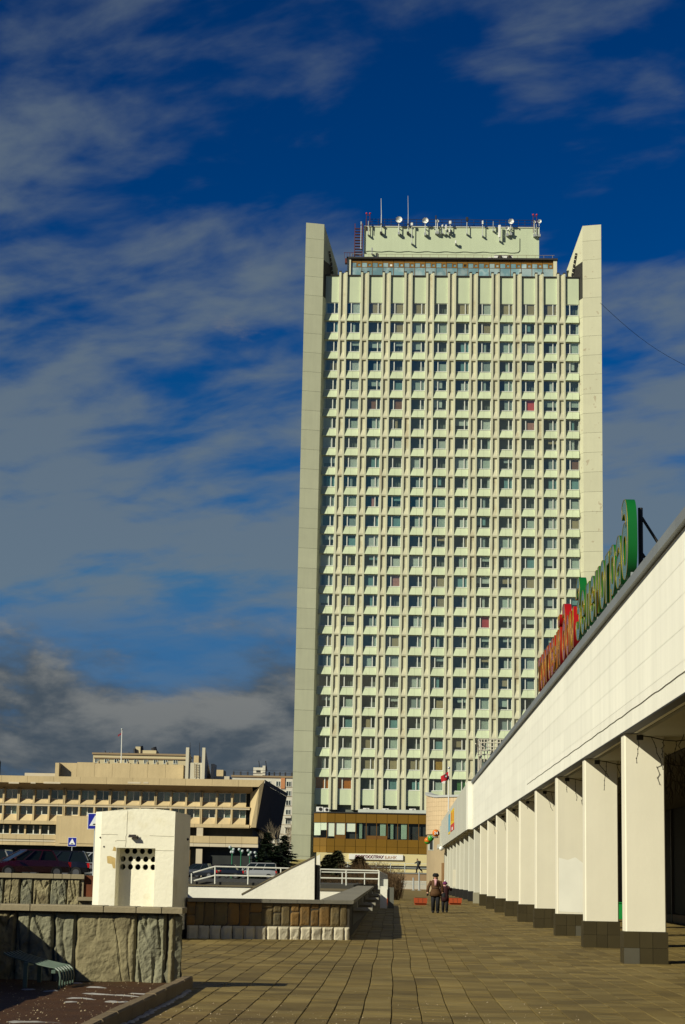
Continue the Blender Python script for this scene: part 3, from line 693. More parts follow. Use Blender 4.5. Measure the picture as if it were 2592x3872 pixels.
rock((xa, Y1-0.03, zb1), (1,0,0), (0,-1,0), xb-xa, zt1-zb1, 0.3, 3.3, 0.02, nu=6, nv=22).build('stone', STONEB, w1, L1)
rock((xb-0.005, Y1-0.01, zb1), (0,1,0), (1,0,0), 0.44, zt1-zb1, 0.1, 8.8, 0.05, nu=12, nv=20).build('stone', STONE, w1, L1)
xr = xb
MB().box(-9.0, xr-0.06, Y1+0.05, Y1+0.40, -0.1, zt1-0.01).build('backing', mat('wall_mortar', (0.06, 0.05, 0.035), 0.95), w1, L1)
cj = [-250, 0, 258, 880, 1157, 1372, 1552]
for a, c in zip(cj[:-1], cj[1:]):
    xa = PY(*c8(a, 110), Y1-0.1).x+0.006; xb = PY(*c8(c, 110), Y1-0.1).x-0.006; dz_ = rp.uniform(-.006, .006)
    MB().cham(xa, xb, Y1-0.12, Y1+0.50, zt1+0.002, zt1+0.085+dz_, 0.012).build('coping_slab', CAPM, w1, L1)
# return of the same wall towards the viewer, just outside the picture
MB().box(-5.85, -5.42, 12.0, 26.35, -0.1, 0.985).build('return_wall', STONE, w1, L1)
for i in range(9): MB().cham(-5.9, -5.37, 12.0+i*1.6, 13.58+i*1.6, 0.99, 1.085, 0.012).build('coping_slab', CAPM, w1, L1)
# ---- bench of bent green metal strips
BENCHG = mat('bench_green', (0.085, 0.13, 0.10), 0.45, 0.2, 8, spec=0.5)
be = root('strip_bench', (-4.5, 25.2, 0.1), 'low bench of bent green metal strips in front of the stone wall, half in shadow', 'bench')
Lb = (-4.5, 25.2, 0.1)
for i in range(6):
    y = 24.5+i*0.165; x0 = -4.16+i*0.006
    prof = [(x0+0.02, 0.06), (x0+0.03, 0.22), (x0+0.01, 0.30), (x0-0.04, 0.335), (x0-0.13, 0.345), (x0-0.40, 0.39), (x0-0.68, 0.455), (x0-0.76, 0.49)]
    b = MB()
    for (xa, za), (xb, zb_) in zip(prof[:-1], prof[1:]):
        sk = 0.45
        d = Vector((xb-xa, 0, zb_-za)).normalized(); nn = Vector((-d.z, 0, d.x))*0.008
        ya = y + (x0-xa)*sk; yb = y + (x0-xb)*sk
        b.add([Vector((xa, ya-.028, za))+nn, Vector((xb, yb-.028, zb_))+nn, Vector((xb, yb+.028, zb_))+nn, Vector((xa, ya+.028, za))+nn,
               Vector((xa, ya-.028, za))-nn, Vector((xb, yb-.028, zb_))-nn, Vector((xb, yb+.028, zb_))-nn, Vector((xa, ya+.028, za))-nn],
              [(0,1,2,3), (7,6,5,4), (0,4,5,1), (3,2,6,7), (1,5,6,2), (0,3,7,4)])
    b.build('slat', BENCHG, be, Lb)
MB().box(-4.62, -4.56, 24.6, 25.75, 0.35, 0.39).box(-4.24, -4.19, 24.45, 25.5, 0.27, 0.31).build('cross_bar', BENCHG, be, Lb)
MB().box(-4.62, -4.57, 24.62, 24.67, 0.05, 0.35).box(-4.62, -4.57, 25.6, 25.65, 0.05, 0.35).build('leg', BENCHG, be, Lb)

# ---- second stone wall, farther left, holding the car park
def c3(x, y): return (x*0.3189, 3050+y*0.3189)
Y2 = 64.5; w2 = root('retaining_wall', (-10, Y2, 0), 'farther rough stone retaining wall under the parked cars at the left edge', 'wall'); L2 = (-10, Y2, 0)
zt2 = PY(*c3(500, 850), Y2).z; zc2 = PY(*c3(500, 795), Y2).z
bnd = [-420, -250, -110, 48, 243, 395, 600, 800, 958]
for k in range(len(bnd)-1):
    xa = PY(*c3(bnd[k], 1000), Y2).x+0.01; xb = PY(*c3(bnd[k+1], 1000), Y2).x-0.01
    rock((xa, Y2, 0.0), (1,0,0), (0,-1,0), xb-xa, zt2, 0.3, k*2.3+20, 0.055, nu=22, nv=28).build('stone', (STONE, STONEB)[k % 2], w2, L2)
cj = [-420, -200, 152, 645, 748, 852, 1012]
for a, c in zip(cj[:-1], cj[1:]):
    xa = PY(*c3(a, 820), Y2).x+0.008; xb = PY(*c3(c, 820), Y2).x-0.008
    MB().cham(xa, xb, Y2-0.14, Y2+0.9, zt2+0.003, zc2, 0.015).build('coping_slab', CAPM, w2, L2)
xe = PY(*c3(958, 1000), Y2).x
MB().box(-30, xe-0.02, Y2+0.06, Y2+1.4, -0.3, zt2-0.01).build('backing', MATS['wall_mortar'], w2, L2)
xa = PY(*c3(968, 1000), Y2).x; xb = PY(*c3(992, 1000), Y2).x; xc = PY(*c3(1100, 1000), Y2).x
MB().box(xa, xb, Y2-0.02, Y2+0.1, 0, zt2+0.1).build('post', CAPM, w2, L2)
MB().box(xb+0.01, xc+0.6, Y2+0.05, Y2+0.12, 0.2, zt2+0.12).build('rust_panel', mat('rusty_sheet', (0.13, 0.035, 0.010), 0.75, 0.3, 3), w2, L2)
zq = PY(*c3(1000, 1070), Y2).z
MB().box(xa-0.1, xc+0.7, Y2-0.25, Y2+0.04, zq-0.12, zq).build('ledge', CAPM, w2, L2)
MB().box(xa-0.05, xc+0.7, Y2-0.1, Y2+0.04, -0.2, zq-0.125).build('ledge_wall', STONEB, w2, L2)

# ------------------------------------------------------------------ white ventilation kiosk
PLAST = mat('white_plaster', (0.78, 0.745, 0.60), 0.85, 0.05, 1.2, 0, 0.35, 9, 0.05, col2=(0.68, 0.63, 0.46), mix=(0.56, 0.75), mscale=1.7)
kz = 2.96; RK = -0.136
kx, ky = -5.12-1.95*math.cos(RK), 45.3-1.95*math.sin(RK)
ks = root('ventilation_kiosk', (kx, ky, 0), 'white plastered ventilation kiosk with a deep niche and rows of round holes', 'kiosk', rz=RK)
n0, n1, nz0, nz1, nd = 0.565, 1.50, 0.45, 2.10, 0.32
b = MB()
D = 1.50; pl0 = 0.24
b.prism([(0.0, 0.11), (0.18, 0.0), (n0, 0.0), (n0, D-0.2), (0.0, D-0.2)], pl0, nz1, 'z')
b.prism([(n1, 0.0), (1.95, 0.0), (1.95, D), (n1, D)], pl0, nz1, 'z')
b.box(n0, n1, 0, D, pl0, nz0)
pl = [(0.0, 0.11), (0.18, 0.0), (0.42, 0.0), (0.70, 0.0), (0.97, 0.0), (1.25, 0.0), (1.52, 0.0), (1.80, 0.0), (1.95, 0.0), (1.95, D), (0.0, D)]
tops = [-0.035, -0.03, 0.0, 0.035, 0.05, 0.052, 0.045, 0.02, -0.005, -0.04, -0.04]
k = len(pl); b.add([(x, y, nz1) for x, y in pl] + [(x, y, kz+t) for (x, y), t in zip(pl, tops)], [tuple(range(k-1, -1, -1)), tuple(range(k, 2*k))] + [(i, (i+1) % k, k+(i+1) % k, k+i) for i in range(k)])
b.box(n0, n1, D-0.35, D-0.2, nz0, nz1)
b.build('body', PLAST, ks)
MB().box(0.03, 1.92, 0.12, D-0.05, 0, pl0).build('plinth', mat('kiosk_plinth', (0.05, 0.045, 0.04), 0.9), ks)
# holed grille panel set deep in the niche
gp = MB(); cw = 0.183; hr = 0.068; seg = 16
zr_ = [nz1-0.067, nz1-0.067-cw, nz1-0.067-2*cw]
def cell(cx, cz, x0, x1, z0, z1):
    ring = [(cx+hr*math.cos(2*math.pi*i/seg), cz+hr*math.sin(2*math.pi*i/seg)) for i in range(seg)]
    sq = []
    for i in range(seg):
        t = 2*math.pi*i/seg; c, s_ = math.cos(t), math.sin(t); m_ = max(abs(c), abs(s_))
        sq.append((min(x1, max(x0, cx+c/m_*(x1-x0))), min(z1, max(z0, cz+s_/m_*(z1-z0)))))
    v = [(x, nd, z) for x, z in sq] + [(x, nd, z) for x, z in ring] + [(x, nd+0.06, z) for x, z in ring]
    gp.add(v, [(i, (i+1) % seg, seg+(i+1) % seg, seg+i) for i in range(seg)] + [(seg+i, seg+(i+1) % seg, 2*seg+(i+1) % seg, 2*seg+i) for i in range(seg)])
for r_i, cz in enumerate(zr_):
    z0, z1 = cz-cw/2, min(nz1, cz+cw/2) 
    start = n0+0.075 + (cw/2 if r_i == 0 else 0)
    xs_ = [start+i*cw for i in range(5)]
    left = xs_[0]-cw/2; right = xs_[-1]+cw/2
    for cx in xs_: cell(cx, cz, cx-cw/2, min(cx+cw/2, n1) if cx+cw/2 > n1 else cx+cw/2, z0, z1)
    if left > n0: gp.quad((n0, nd, z0), (left, nd, z0), (left, nd, z1), (n0, nd, z1))
    if right < n1: gp.quad((right, nd, z0), (n1, nd, z0), (n1, nd, z1), (right, nd, z1))
gp.quad((n0, nd, nz0), (n1, nd, nz0), (n1, nd, zr_[2]-cw/2), (n0, nd, zr_[2]-cw/2))
gp.build('holed_panel', PLAST, ks)
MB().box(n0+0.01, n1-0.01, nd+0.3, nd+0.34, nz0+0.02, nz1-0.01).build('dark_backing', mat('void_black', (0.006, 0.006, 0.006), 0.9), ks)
b = MB(); lx_ = 0.97; lz = 2.36
b.prism([(lx_-0.09, lz-0.02), (lx_+0.09, lz-0.02), (lx_+0.07, lz+0.045), (lx_-0.07, lz+0.045)], -0.17, -0.04, 'y'); b.cyl((lx_, -0.05, lz), (lx_, 0.0, lz), 0.03, n=6); b.cyl((lx_+0.11, -0.06, lz-.05), (lx_+0.11, -0.06, lz+.03), 0.012, n=5)
b.build('flood_lamp', mat('lamp_dark', (0.03, 0.022, 0.02), 0.5), ks)
OCH = mat('bare_plaster', (0.50, 0.36, 0.14), 0.95, 0.25, 9)
for pts in ([(0.34, 1.90), (0.42, 1.91), (0.55, 1.86), (0.555, 1.62), (0.50, 1.63), (0.47, 1.72), (0.36, 1.74)], [(0.50, 2.13), (0.552, 2.10), (0.555, 2.02), (0.47, 2.03)]):
    MB().add([(x, -0.003, z) for x, z in pts], [tuple(range(len(pts)))]).build('bare_patch', OCH, ks)
CRK = mat('crack_line', (0.28, 0.25, 0.18), 0.95)
for pts in ([(0.80, 2.96), (0.795, 2.6), (0.80, 2.42), (0.775, 2.36), (0.79, 2.25), (0.775, 2.12)], [(0.19, 2.40), (0.4, 2.405), (0.58, 2.40)], [(1.35, 2.39), (1.6, 2.385), (1.93, 2.38)], [(1.50, 2.06), (1.7, 2.05), (1.94, 2.055)], [(0.52, 2.25), (0.6, 2.27), (0.78, 2.265)]):
    b = MB()
    for (xa, za), (xc, zc) in zip(pts[:-1], pts[1:]): b.cyl((xa, 0.0, za), (xc, 0.0, zc), 0.006, n=4)
    b.build('crack', CRK, ks)
for x, y, z in ((0.26, 0, 2.12), (0.16, 0, 2.33)): MB().ball((x, -0.0, z), 0.022, 6, 4).build('bolt_hole', MATS['lamp_dark'], ks)
MB().cyl((1.955, 1.2, 2.36), (1.99, 1.2, 2.33), 0.03, n=5).build('hook', MATS['lamp_dark'], ks)

# ------------------------------------------------------------------ stair parapet clad in stone slabs
SLAB = stone_mat('brown_slate', (0.145, 0.105, 0.045), (0.085, 0.075, 0.045), 3.0)
SLABR = stone_mat('rust_slate', (0.20, 0.115, 0.035), (0.11, 0.08, 0.04), 3.0)
PLW = mat('plinth_block_white', (0.50, 0.45, 0.33), 0.85, 0.15, 3, 0.1, 0.5, 18)
A = Vector((-4.9, 46.48, 0)); B = Vector((-1.07, 47.72, 0)); du = (B-A).normalized(); nn = Vector((du.y, -du.x, 0)); LEN = (B-A).length
sp_ = root('stair_parapet', (-3, 47, 0), 'stair parapet clad in brown slate slabs with a white block plinth and grey coping', 'wall'); LP = (-3, 47, 0)
q = 0.0; k = 0
while q < LEN-0.06:
    w = min(rp.uniform(0.20, 0.34), LEN-0.05-q)
    if LEN-q-w < 0.12: w = LEN-0.05-q
    hcut = rp.uniform(0.2, 0.45) if rp.random() < 0.35 else None
    segs = [(0.345, 0.885)] if not hcut else [(0.345, 0.345+hcut), (0.355+hcut, 0.885)]
    for z0, z1 in segs:
        rock(A+du*(q+0.006)+Vector((0, 0, z0)), du, nn, w-0.012, z1-z0, 0.05, k*1.31+40, 0.012, nu=6, nv=8, edge=0.008, cleft=0.0).build('slate_slab', rp.choice((SLAB, SLAB, SLABR)), sp_, LP); k += 1
    q += w
q = 0.02
while q < LEN-0.1:
    rock(A+du*q+nn*0.02+Vector((0, 0, -0.02)), du, nn, min(0.265, LEN-q), 0.355, 0.06, k*1.1+80, 0.025, nu=6, nv=7, edge=0.02, cleft=0.3).build('plinth_block', PLW, sp_, LP); k += 1
    q += 0.277
b = MB(); p = [A-nn*0.0+nn*-0.005, B-nn*0.005, B-nn*0.30, A-nn*0.30]
b.prism([(v.x, v.y) for v in p], -0.1, 0.885, 'z'); b.build('front_backing', MATS['wall_mortar'], sp_, LP)
MB().prism([(48.06, -0.1), (97, 0.05), (97, 1.07), (48.06, 0.885)], -1.37, -1.08, 'x').build('side_wall', mat('side_stone', (0.05, 0.045, 0.035), 0.9, 0.2, 1, 0, 0.4, 8), sp_, LP)
COPG = mat('coping_grey', (0.20, 0.185, 0.145), 0.8, 0.12, 1.5, 0.06, 0.3, 15)
n_c = 6
for i in range(n_c):
    a = A+du*(LEN*i/n_c+0.004)+nn*0.07; c = A+du*(LEN*(i+1)/n_c-0.004 + (0.06 if i == n_c-1 else 0))+nn*0.07
    MB().prism([(v.x, v.y) for v in (a, c, c-nn*0.5, a-nn*0.5)], 0.889, 0.975, 'z').build('coping_slab', COPG, sp_, LP)
for i in range(20):
    y0 = 48.25+i*2.44; y1 = y0+2.425
    za = 0.89+0.0037*(y0-48); zb_ = 0.89+0.0037*(y1-48)
    MB().prism([(y0, za), (y1, zb_), (y1, zb_+0.085), (y0, za+0.085)], -1.80, -0.99, 'x').build('coping_slab', COPG, sp_, LP)
BRK = mat('bracket_concrete', (0.30, 0.28, 0.22), 0.85)
for y in (52.0, 60.5, 72.5, 85.0):
    z = 0.0036*(y-38)
    MB().box(-1.06, -0.56, y-0.22, y+0.22, z+0.62, z+0.70).build('bracket_slab', BRK, sp_, LP)
    MB().box(-1.075, -0.95, y-0.2, y+0.2, z+0.705, z+0.87).build('bracket_back', BRK, sp_, LP)
    MB().prism([(-1.07, z+0.25), (-0.66, z+0.615), (-1.07, z+0.615)], y-0.1, y+0.1, 'y').build('bracket_rib', BRK, sp_, LP)
# far end of the stairwell: sunlit white wall and the white wedge
WHITEW = mat('white_painted_wall', (0.78, 0.76, 0.66), 0.8, 0.06, 0.8, 0, 0.25, 8, 0.06, col2=(0.55, 0.48, 0.32), mix=(0.66, 0.76), mscale=1.4)
def c5(x, y): return (650+x*0.3827, 3080+y*0.3827)
def c6(x, y): return (1150+x*0.3508, 3180+y*0.3508)
YW = 78.0
pp = [PY(*c5(x, y), YW) for x, y in ((690, 830), (690, 795), (1165, 540), (1330, 462), (1412, 420), (1412, 830))]
wd = root('white_stair_wedge', (-4, YW, 0), 'tall white sloping stair side wall rising to the right', 'wall'); LW = (-4, YW, 0)
MB().prism([(p.x, p.z if i not in (0, 5) else 0.0) for i, p in enumerate(pp)], YW, YW+0.35, 'y').build('slope_wall', WHITEW, wd, LW)
pq = [PY(*c5(x, y), YW) for x, y in ((690, 795), (1165, 540), (1330, 462), (1412, 420))]
b = MB(); up3 = [(p.x, p.z) for p in pq]; b.prism([(x, z+0.004) for x, z in up3] + [(x, z+0.06) for x, z in reversed(up3)], YW-0.03, YW+0.38, 'y'); b.build('slope_coping', mat('dark_coping', (0.14, 0.115, 0.07), 0.85), wd, LW)
pe = [PY(*c5(x, y), YW+3) for x, y in ((1432, 412), (1466, 392), (1466, 830), (1432, 830))]
MB().prism([(pe[0].x, pe[0].z), (pe[1].x, pe[1].z), (pe[2].x, 0.0), (pe[3].x, 0.0)], YW+3, YW+3.3, 'y').build('end_pier', WHITEW, wd, LW)
b = MB(); b.box(pp[4].x+0.02, pe[1].x, YW+0.3, YW+3, 0, pp[4].z-0.3); b.build('dark_slot', MATS['void_black'], wd, LW)
YI = 88.0
pi_ = [PY(*c6(x, y), YI) for x, y in ((-60, 640), (-20, 605), (62, 532), (505, 540), (505, 640))]
iw = root('white_stair_wall', (-3, YI, 0), 'low white stair wall with a dark coping behind the grey parapet', 'wall'); LI = (-3, YI, 0)
MB().prism([(pi_[0].x, 0.0), (pi_[1].x, pi_[1].z), (pi_[2].x, pi_[2].z), (pi_[3].x+1.0, pi_[2].z), (pi_[3].x+1.0, 0.0)], YI, YI+0.3, 'y').build('wall_face', WHITEW, iw, LI)
MB().prism([(pi_[1].x-0.1, pi_[1].z+0.004), (pi_[2].x, pi_[2].z+0.004), (pi_[3].x+1.05, pi_[2].z+0.004), (pi_[3].x+1.05, pi_[2].z+0.10), (pi_[2].x-0.03, pi_[2].z+0.10), (pi_[1].x-0.14, pi_[1].z+0.09)], YI-0.05, YI+0.35, 'y').build('wall_coping', MATS['dark_coping'], iw, LI)

# ------------------------------------------------------------------ white wall with railing behind
RW = mat('railing_white', (0.62, 0.62, 0.55), 0.5, 0.05, 3)
YR = 92.0
def railing(name, label, posts, railys, f, Y, wallpx=None, r=0.035, org=None):
    p0 = PY(*f(*posts[0][1]), Y); t = root(name, p0, label, 'railing')
    for (xt, yt), (xb, yb) in posts: MB().cyl(PY(*f(xt, yt), Y), PY(*f(xb, yb), Y), r*1.1, n=6).build('post', RW, t, p0)
    for line in railys: MB().tube([PY(*f(x, y), Y) for x, y in line], r, 6).build('rail', RW, t, p0)
    return t
wz = [PY(*c5(x, y), YR) for x, y in ((190, 690), (1000, 697), (1000, 850))]
wr = root('white_low_wall', (-7, YR, 0), 'long low white wall carrying the railing left of the white wedge', 'wall'); LR = (-7, YR, 0)
MB().box(wz[0].x-0.5, wz[1].x+0.6, YR-0.2, YR+0.15, 0.0, wz[0].z-0.07).build('wall_face', WHITEW, wr, LR)
MB().box(wz[0].x-0.55, wz[1].x+0.65, YR-0.26, YR+0.2, wz[0].z-0.066, wz[0].z).build('coping', MATS['dark_coping'], wr, LR)
railing('railing', 'white two bar railing on the low wall in front of the silver van', [((430, 512), (428, 685)), ((758, 525), (754, 690)), ((1080, 530), (1078, 640)), ((197, 580), (197, 680))],
        [[(210, 575), (430, 513), (1170, 532)], [(220, 655), (430, 600), (1040, 612)]], c5, YR, org=None)
railing('railing', 'white railing in front of the brown shrubs below the bank', [((178, 300), (168, 505)), ((457, 315), (457, 478)), ((812, 322), (806, 480))],
        [[(178, 305), (812, 322)], [(178, 398), (808, 410)]], c6, 90.5)
railing('railing', 'farther thin railing seen through the front railing', [((415, 335), (412, 475)), ((656, 340), (655, 470))], [[(190, 335), (812, 345)]], c6, 99.0, r=0.03)
pa = PY(*c6(808, 322), 90.5); pb = PY(*c6(900, 500), 90.5)
t = root('white_end_box', (pa.x, 90.5, 0.2), 'white ribbed end panel closing the railing beside the paving', 'panel')
for i in range(9):
    x = pa.x+(pb.x-pa.x)*i/9; MB().box(x+0.006, x+(pb.x-pa.x)/9-0.006, 90.4+0.05*i, 90.52+0.05*i, pb.z+(0.22*max(0, 5-i)/9 if i < 5 else 0)*0, pa.z-0.02*i).build('rib', RW, t, (pa.x, 90.5, 0.2))
MB().box(pa.x-0.02, pb.x+0.02, 90.56, 91.1, pb.z-0.1, (pa.z+pb.z)/2).build('backing', RW, t, (pa.x, 90.5, 0.2))
pz = PY(*c6(838, 610), 90.5)
MB().box(pa.x+0.08, pz.x+0.25, 90.2, 90.4, 0.15, pb.z+0.05).build('foot_pier', WHITEW, t, (pa.x, 90.5, 0.2))
MB().box(pz.x+0.28, pb.x+0.3, 90.3, 91.6, 0.15, pb.z).build('foot_wall', mat('grey_foot', (0.12, 0.12, 0.10), 0.9), t, (pa.x, 90.5, 0.2))
# ================================================================== shopping arcade on the right
AX = 4.449
ARW = mat('arcade_white_panel', (0.80, 0.785, 0.685), 0.75, 0.05, 0.5, 0.03, 0.12, 10, 0.09)
PILW = mat('pillar_plaster', (0.73, 0.69, 0.555), 0.8, 0.05, 0.9, 0.04, 0.10, 14, 0.05)
PILG = mat('pillar_grey', (0.58, 0.57, 0.48), 0.8, 0.04, 0.8, 0.04, 0.2, 14)
TILE = mat('plinth_tile_brown', (0.046, 0.036, 0.016), 0.55, 0.12, 2, 0.12, spec=0.2)
TILEG = mat('plinth_tile_grey', (0.085, 0.078, 0.056), 0.5, 0.1, 2)
GROUT = mat('tile_grout', (0.26, 0.24, 0.18), 0.9)
CAPG = mat('cap_metal_grey', (0.20, 0.215, 0.22), 0.55, 0.10, 0.8, 0.05, metal=0.2)
ar = root('shopping_arcade', (AX, 38, 0), 'long white shopping arcade with a deep fascia on a row of cream pillars', 'building'); LA = (AX, 38, 0)
ry = random.Random(5)
# fascia panels, five courses
z_ = [4.43, 4.93, 5.45, 5.97, 6.48, 6.985]
for r in range(5):
    for i in range(13):
        y0 = 14.0+i*7.5 + 0.004; y1 = 14.0+(i+1)*7.5-0.004
        if i == 12: y1 = 111.4
        MB().cham(AX+0.001*ry.random(), AX+0.12, y0, y1, z_[r]+0.0015, z_[r+1]-0.0015, 0.002).build('fascia_panel', ARW, ar, LA)
MB().box(AX+0.02, AX+0.30, 14, 111.4, 4.42, 7.0).build('fascia_backing', ARW, ar, LA)
MB().box(AX+0.005, AX+0.2, 14, 111.4, 4.405, 4.428).build('drip_edge', DKM, ar, LA)
for i in range(49):
    y0 = 14+i*2.0; MB().prism([(AX-0.10, 6.99), (AX-0.10, 7.17), (AX+0.35, 7.19), (AX+0.35, 7.02)], y0+0.003, min(111.4, y0+1.997), 'y').build('roof_edge_sheet', CAPG, ar, LA)
MB().box(AX+0.36, 40, 14, 111.4, 6.6, 7.0).build('roof_slab', mat('roof_felt', (0.06, 0.06, 0.06), 0.9), ar, LA)
# wavy cable on the fascia
pts = []; y = 22.0
while y < 66: pts.append((AX-0.008, y, 4.74+0.014*noise.noise((y*1.3, 0, 0))+0.006*math.sin(y*2.1))); y += 0.45
MB().tube(pts, 0.007, 5).build('fascia_cable', mat('cable_dark', (0.16, 0.15, 0.11), 0.7), ar, LA)
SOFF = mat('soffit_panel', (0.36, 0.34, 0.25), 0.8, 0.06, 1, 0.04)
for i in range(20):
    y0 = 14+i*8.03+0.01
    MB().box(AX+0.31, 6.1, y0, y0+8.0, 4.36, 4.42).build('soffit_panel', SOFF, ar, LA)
    MB().box(6.11, 10.6, y0, y0+8.0, 4.33, 4.42).build('ceiling_panel', mat('ceiling_shade_dark', (0.035, 0.028, 0.018), 0.8), ar, LA)  # deep shade under the arcade is put into this inner ceiling's dark colour
# dark shop front
SHOP = mat('shop_front_dark', (0.010, 0.009, 0.007), 0.7, 0.3, 0.5, 0.2, spec=0.1)
for i in range(44):
    y0 = 14+i*4.0
    MB().box(10.5, 10.6, y0+0.05, y0+3.95, 0.45, 4.3).build('shop_pane', SHOP, ar, LA)
    MB().box(10.42, 10.62, y0-0.05, y0+0.05, -0.1, 4.36).build('shop_mullion', mat('shop_frame', (0.04, 0.035, 0.03), 0.5), ar, LA)
MB().box(10.44, 10.7, 14, 190, -0.1, 0.42).build('shop_base', mat('shop_base_brown', (0.13, 0.085, 0.035), 0.8, 0.3, 1.5), ar, LA)
MB().box(10.72, 40, 14, 190, -0.2, 6.58).build('shop_block', MATS['void_black'], ar, LA)
# pillars
PY0 = 38.15; PS = 8.03
def pillar(i, Yp, tiled, m, mp):
    z0 = gz(Yp)-0.05; zt_ = gz(Yp)+0.60
    s = MB(); s.prism([(AX+0.045, Yp+0.07), (AX+0.07, Yp+0.045), (5.255, Yp+0.045), (5.275, Yp+0.065), (5.275, Yp+0.60), (AX+0.045, Yp+0.60)], zt_+0.002, 4.40, 'z')
    p = s.build('pillar', m, ar, LA)
    MB().box(AX+0.02, 5.29, Yp+0.02, Yp+0.63, z0, zt_-0.003).build('plinth_core', GROUT if tiled else mp, p, LA)
    if tiled:
        xs = [AX, AX+0.305, AX+0.555, 5.305]; zs = [z0, gz(Yp)+0.29, zt_]
        for a in range(3):
            for r in range(2):
                grey = (i, a, r) in ((0, 0, 0), (2, 2, 0))
                MB().cham(xs[a]+0.004, xs[a+1]-0.004, Yp, Yp+0.03, zs[r]+0.003, zs[r+1]-0.003, 0.002).build('tile', TILEG if grey else TILE, p, LA)
        for a in range(2):
            for r in range(2):
                MB().box(AX-0.001, AX+0.021, Yp+0.032+a*0.3, Yp+0.325+a*0.3, zs[r]+0.003, zs[r+1]-0.003).build('tile', TILE, p, LA)
    return p
for i in range(10): pillar(i, PY0+PS*i, i < 8, PILG if i == 9 else PILW, TILE if i < 9 else mat('plinth_grey', (0.3, 0.28, 0.2), 0.8))
BLKP = mat('plinth_black', (0.015, 0.014, 0.013), 0.6)
for i in range(10, 18): pillar(i, PY0+PS*i, False, PILG, BLKP)
MB().cham(AX+0.04, 5.28, PY0+PS*14+0.03, PY0+PS*14+0.045, gz(150)+0.7, gz(150)+2.0, 0.002).build('cream_patch', PILW, ar, LA)
MB().add([(AX+0.09, PY0+PS*2+0.042, 0.72), (5.25, PY0+PS*2+0.042, 0.70), (5.252, PY0+PS*2+0.042, 2.02), (5.0, PY0+PS*2+0.042, 2.2), (4.8, PY0+PS*2+0.042, 2.12), (AX+0.1, PY0+PS*2+0.042, 2.18)], [(0,1,2,3,4,5)]).build('repainted_patch', mat('fresh_white', (0.78, 0.77, 0.68), 0.8), ar, LA)
# hanging garlands of fairy lights below the soffit
WIRE = mat('garland_wire', (0.02, 0.017, 0.012), 0.7)
ordn = ['nearest', 'second', 'third', 'fourth', 'fifth', 'sixth', 'seventh', 'eighth']
for i in range(8):
    Yp = PY0+PS*i-0.35; t = root('light_garland', (AX+0.6, Yp, 4.3), 'dark garland of hanging fairy light wires above the %s pillar of the arcade' % ordn[i], 'garland', 'garlands under the arcade soffit'); LG = (AX+0.6, Yp, 4.3)
    w = MB(); pts = []
    for k in range(15):
        x = AX+0.28+k*0.24; pts.append((x, Yp+0.02*math.sin(k), 4.30+0.05*math.cos(k*1.1)))
    w.tube(pts, 0.013, 4); w.build('main_wire', WIRE, t, LG)
    MB().box(AX+0.24, AX+0.36, Yp-0.05, Yp+0.05, 4.26, 4.355).build('junction_box', WIRE, t, LG)
    for k in range(14):
        x, y, z = pts[k]; d = MB(); q = [(x, y, z)]; ln = ry.uniform(0.25, 0.75); n = 6; vx = ry.uniform(-.01, .05)
        for s in range(1, n+1): q.append((x+vx*s+ry.uniform(-.015, .015), y+ry.uniform(-.04, .04), z-ln*s/n))
        d.tube(q, 0.008, 3)
        for pnt in q[1:]: d.add([(pnt[0]-.018, pnt[1], pnt[2]), (pnt[0]+.018, pnt[1]-.012, pnt[2]-.008), (pnt[0], pnt[1]+.012, pnt[2]+.02)], [(0,1,2)])
        d.build('hanging_wire', WIRE, t, LG)
# net of dry vine-like garlands at the near end
for nm, (ya, yb, xa, xb, cnt, lab) in enumerate(((34.0, 37.5, 5.5, 10.2, 330, 'tangled net of wire lights hanging under the near end of the arcade'), (42.5, 45.5, 5.7, 10.0, 160, 'tangled net of wire lights behind the second pillar gap'))):
    t = MB()
    for k in range(cnt):
        x = ry.uniform(xa, xb); y = ry.uniform(ya, yb); z = 4.34; q = [(x, y, z)]
        for s in range(7): x += ry.uniform(-.10, .12); y += ry.uniform(-.08, .08); z -= ry.uniform(.05, .22); q.append((x, y, z))
        t.tube(q, 0.009, 3)
    tag(t.build('wire_net', mat('wire_net_brown', (0.05, 0.038, 0.02), 0.8)), lab, 'garland')
# green litter bin between the pillars
pb_ = PG(2345, 3478); t = root('litter_bin', (7.0, 60.0, gz(60)), 'bright green litter bin standing behind the second pillar gap', 'litter bin')
GRNB = mat('bin_green', (0.01, 0.24, 0.045), 0.45)
bx = PG(2352, 3477); LB_ = (bx.x, bx.y, bx.z); t.location = LB_
MB().cham(bx.x-0.28, bx.x+0.30, bx.y-0.28, bx.y+0.28, bx.z+0.02, bx.z+0.62, 0.03).build('body', GRNB, t, LB_)
MB().box(bx.x-0.31, bx.x+0.33, bx.y-0.31, bx.y+0.31, bx.z+0.625, bx.z+0.66).build('rim', GRNB, t, LB_)
for s in (-0.2, 0.2): MB().box(bx.x+s-0.03, bx.x+s+0.03, bx.y-0.25, bx.y+0.25, bx.z-0.02, bx.z+0.02).build('foot', DKM, t, LB_)
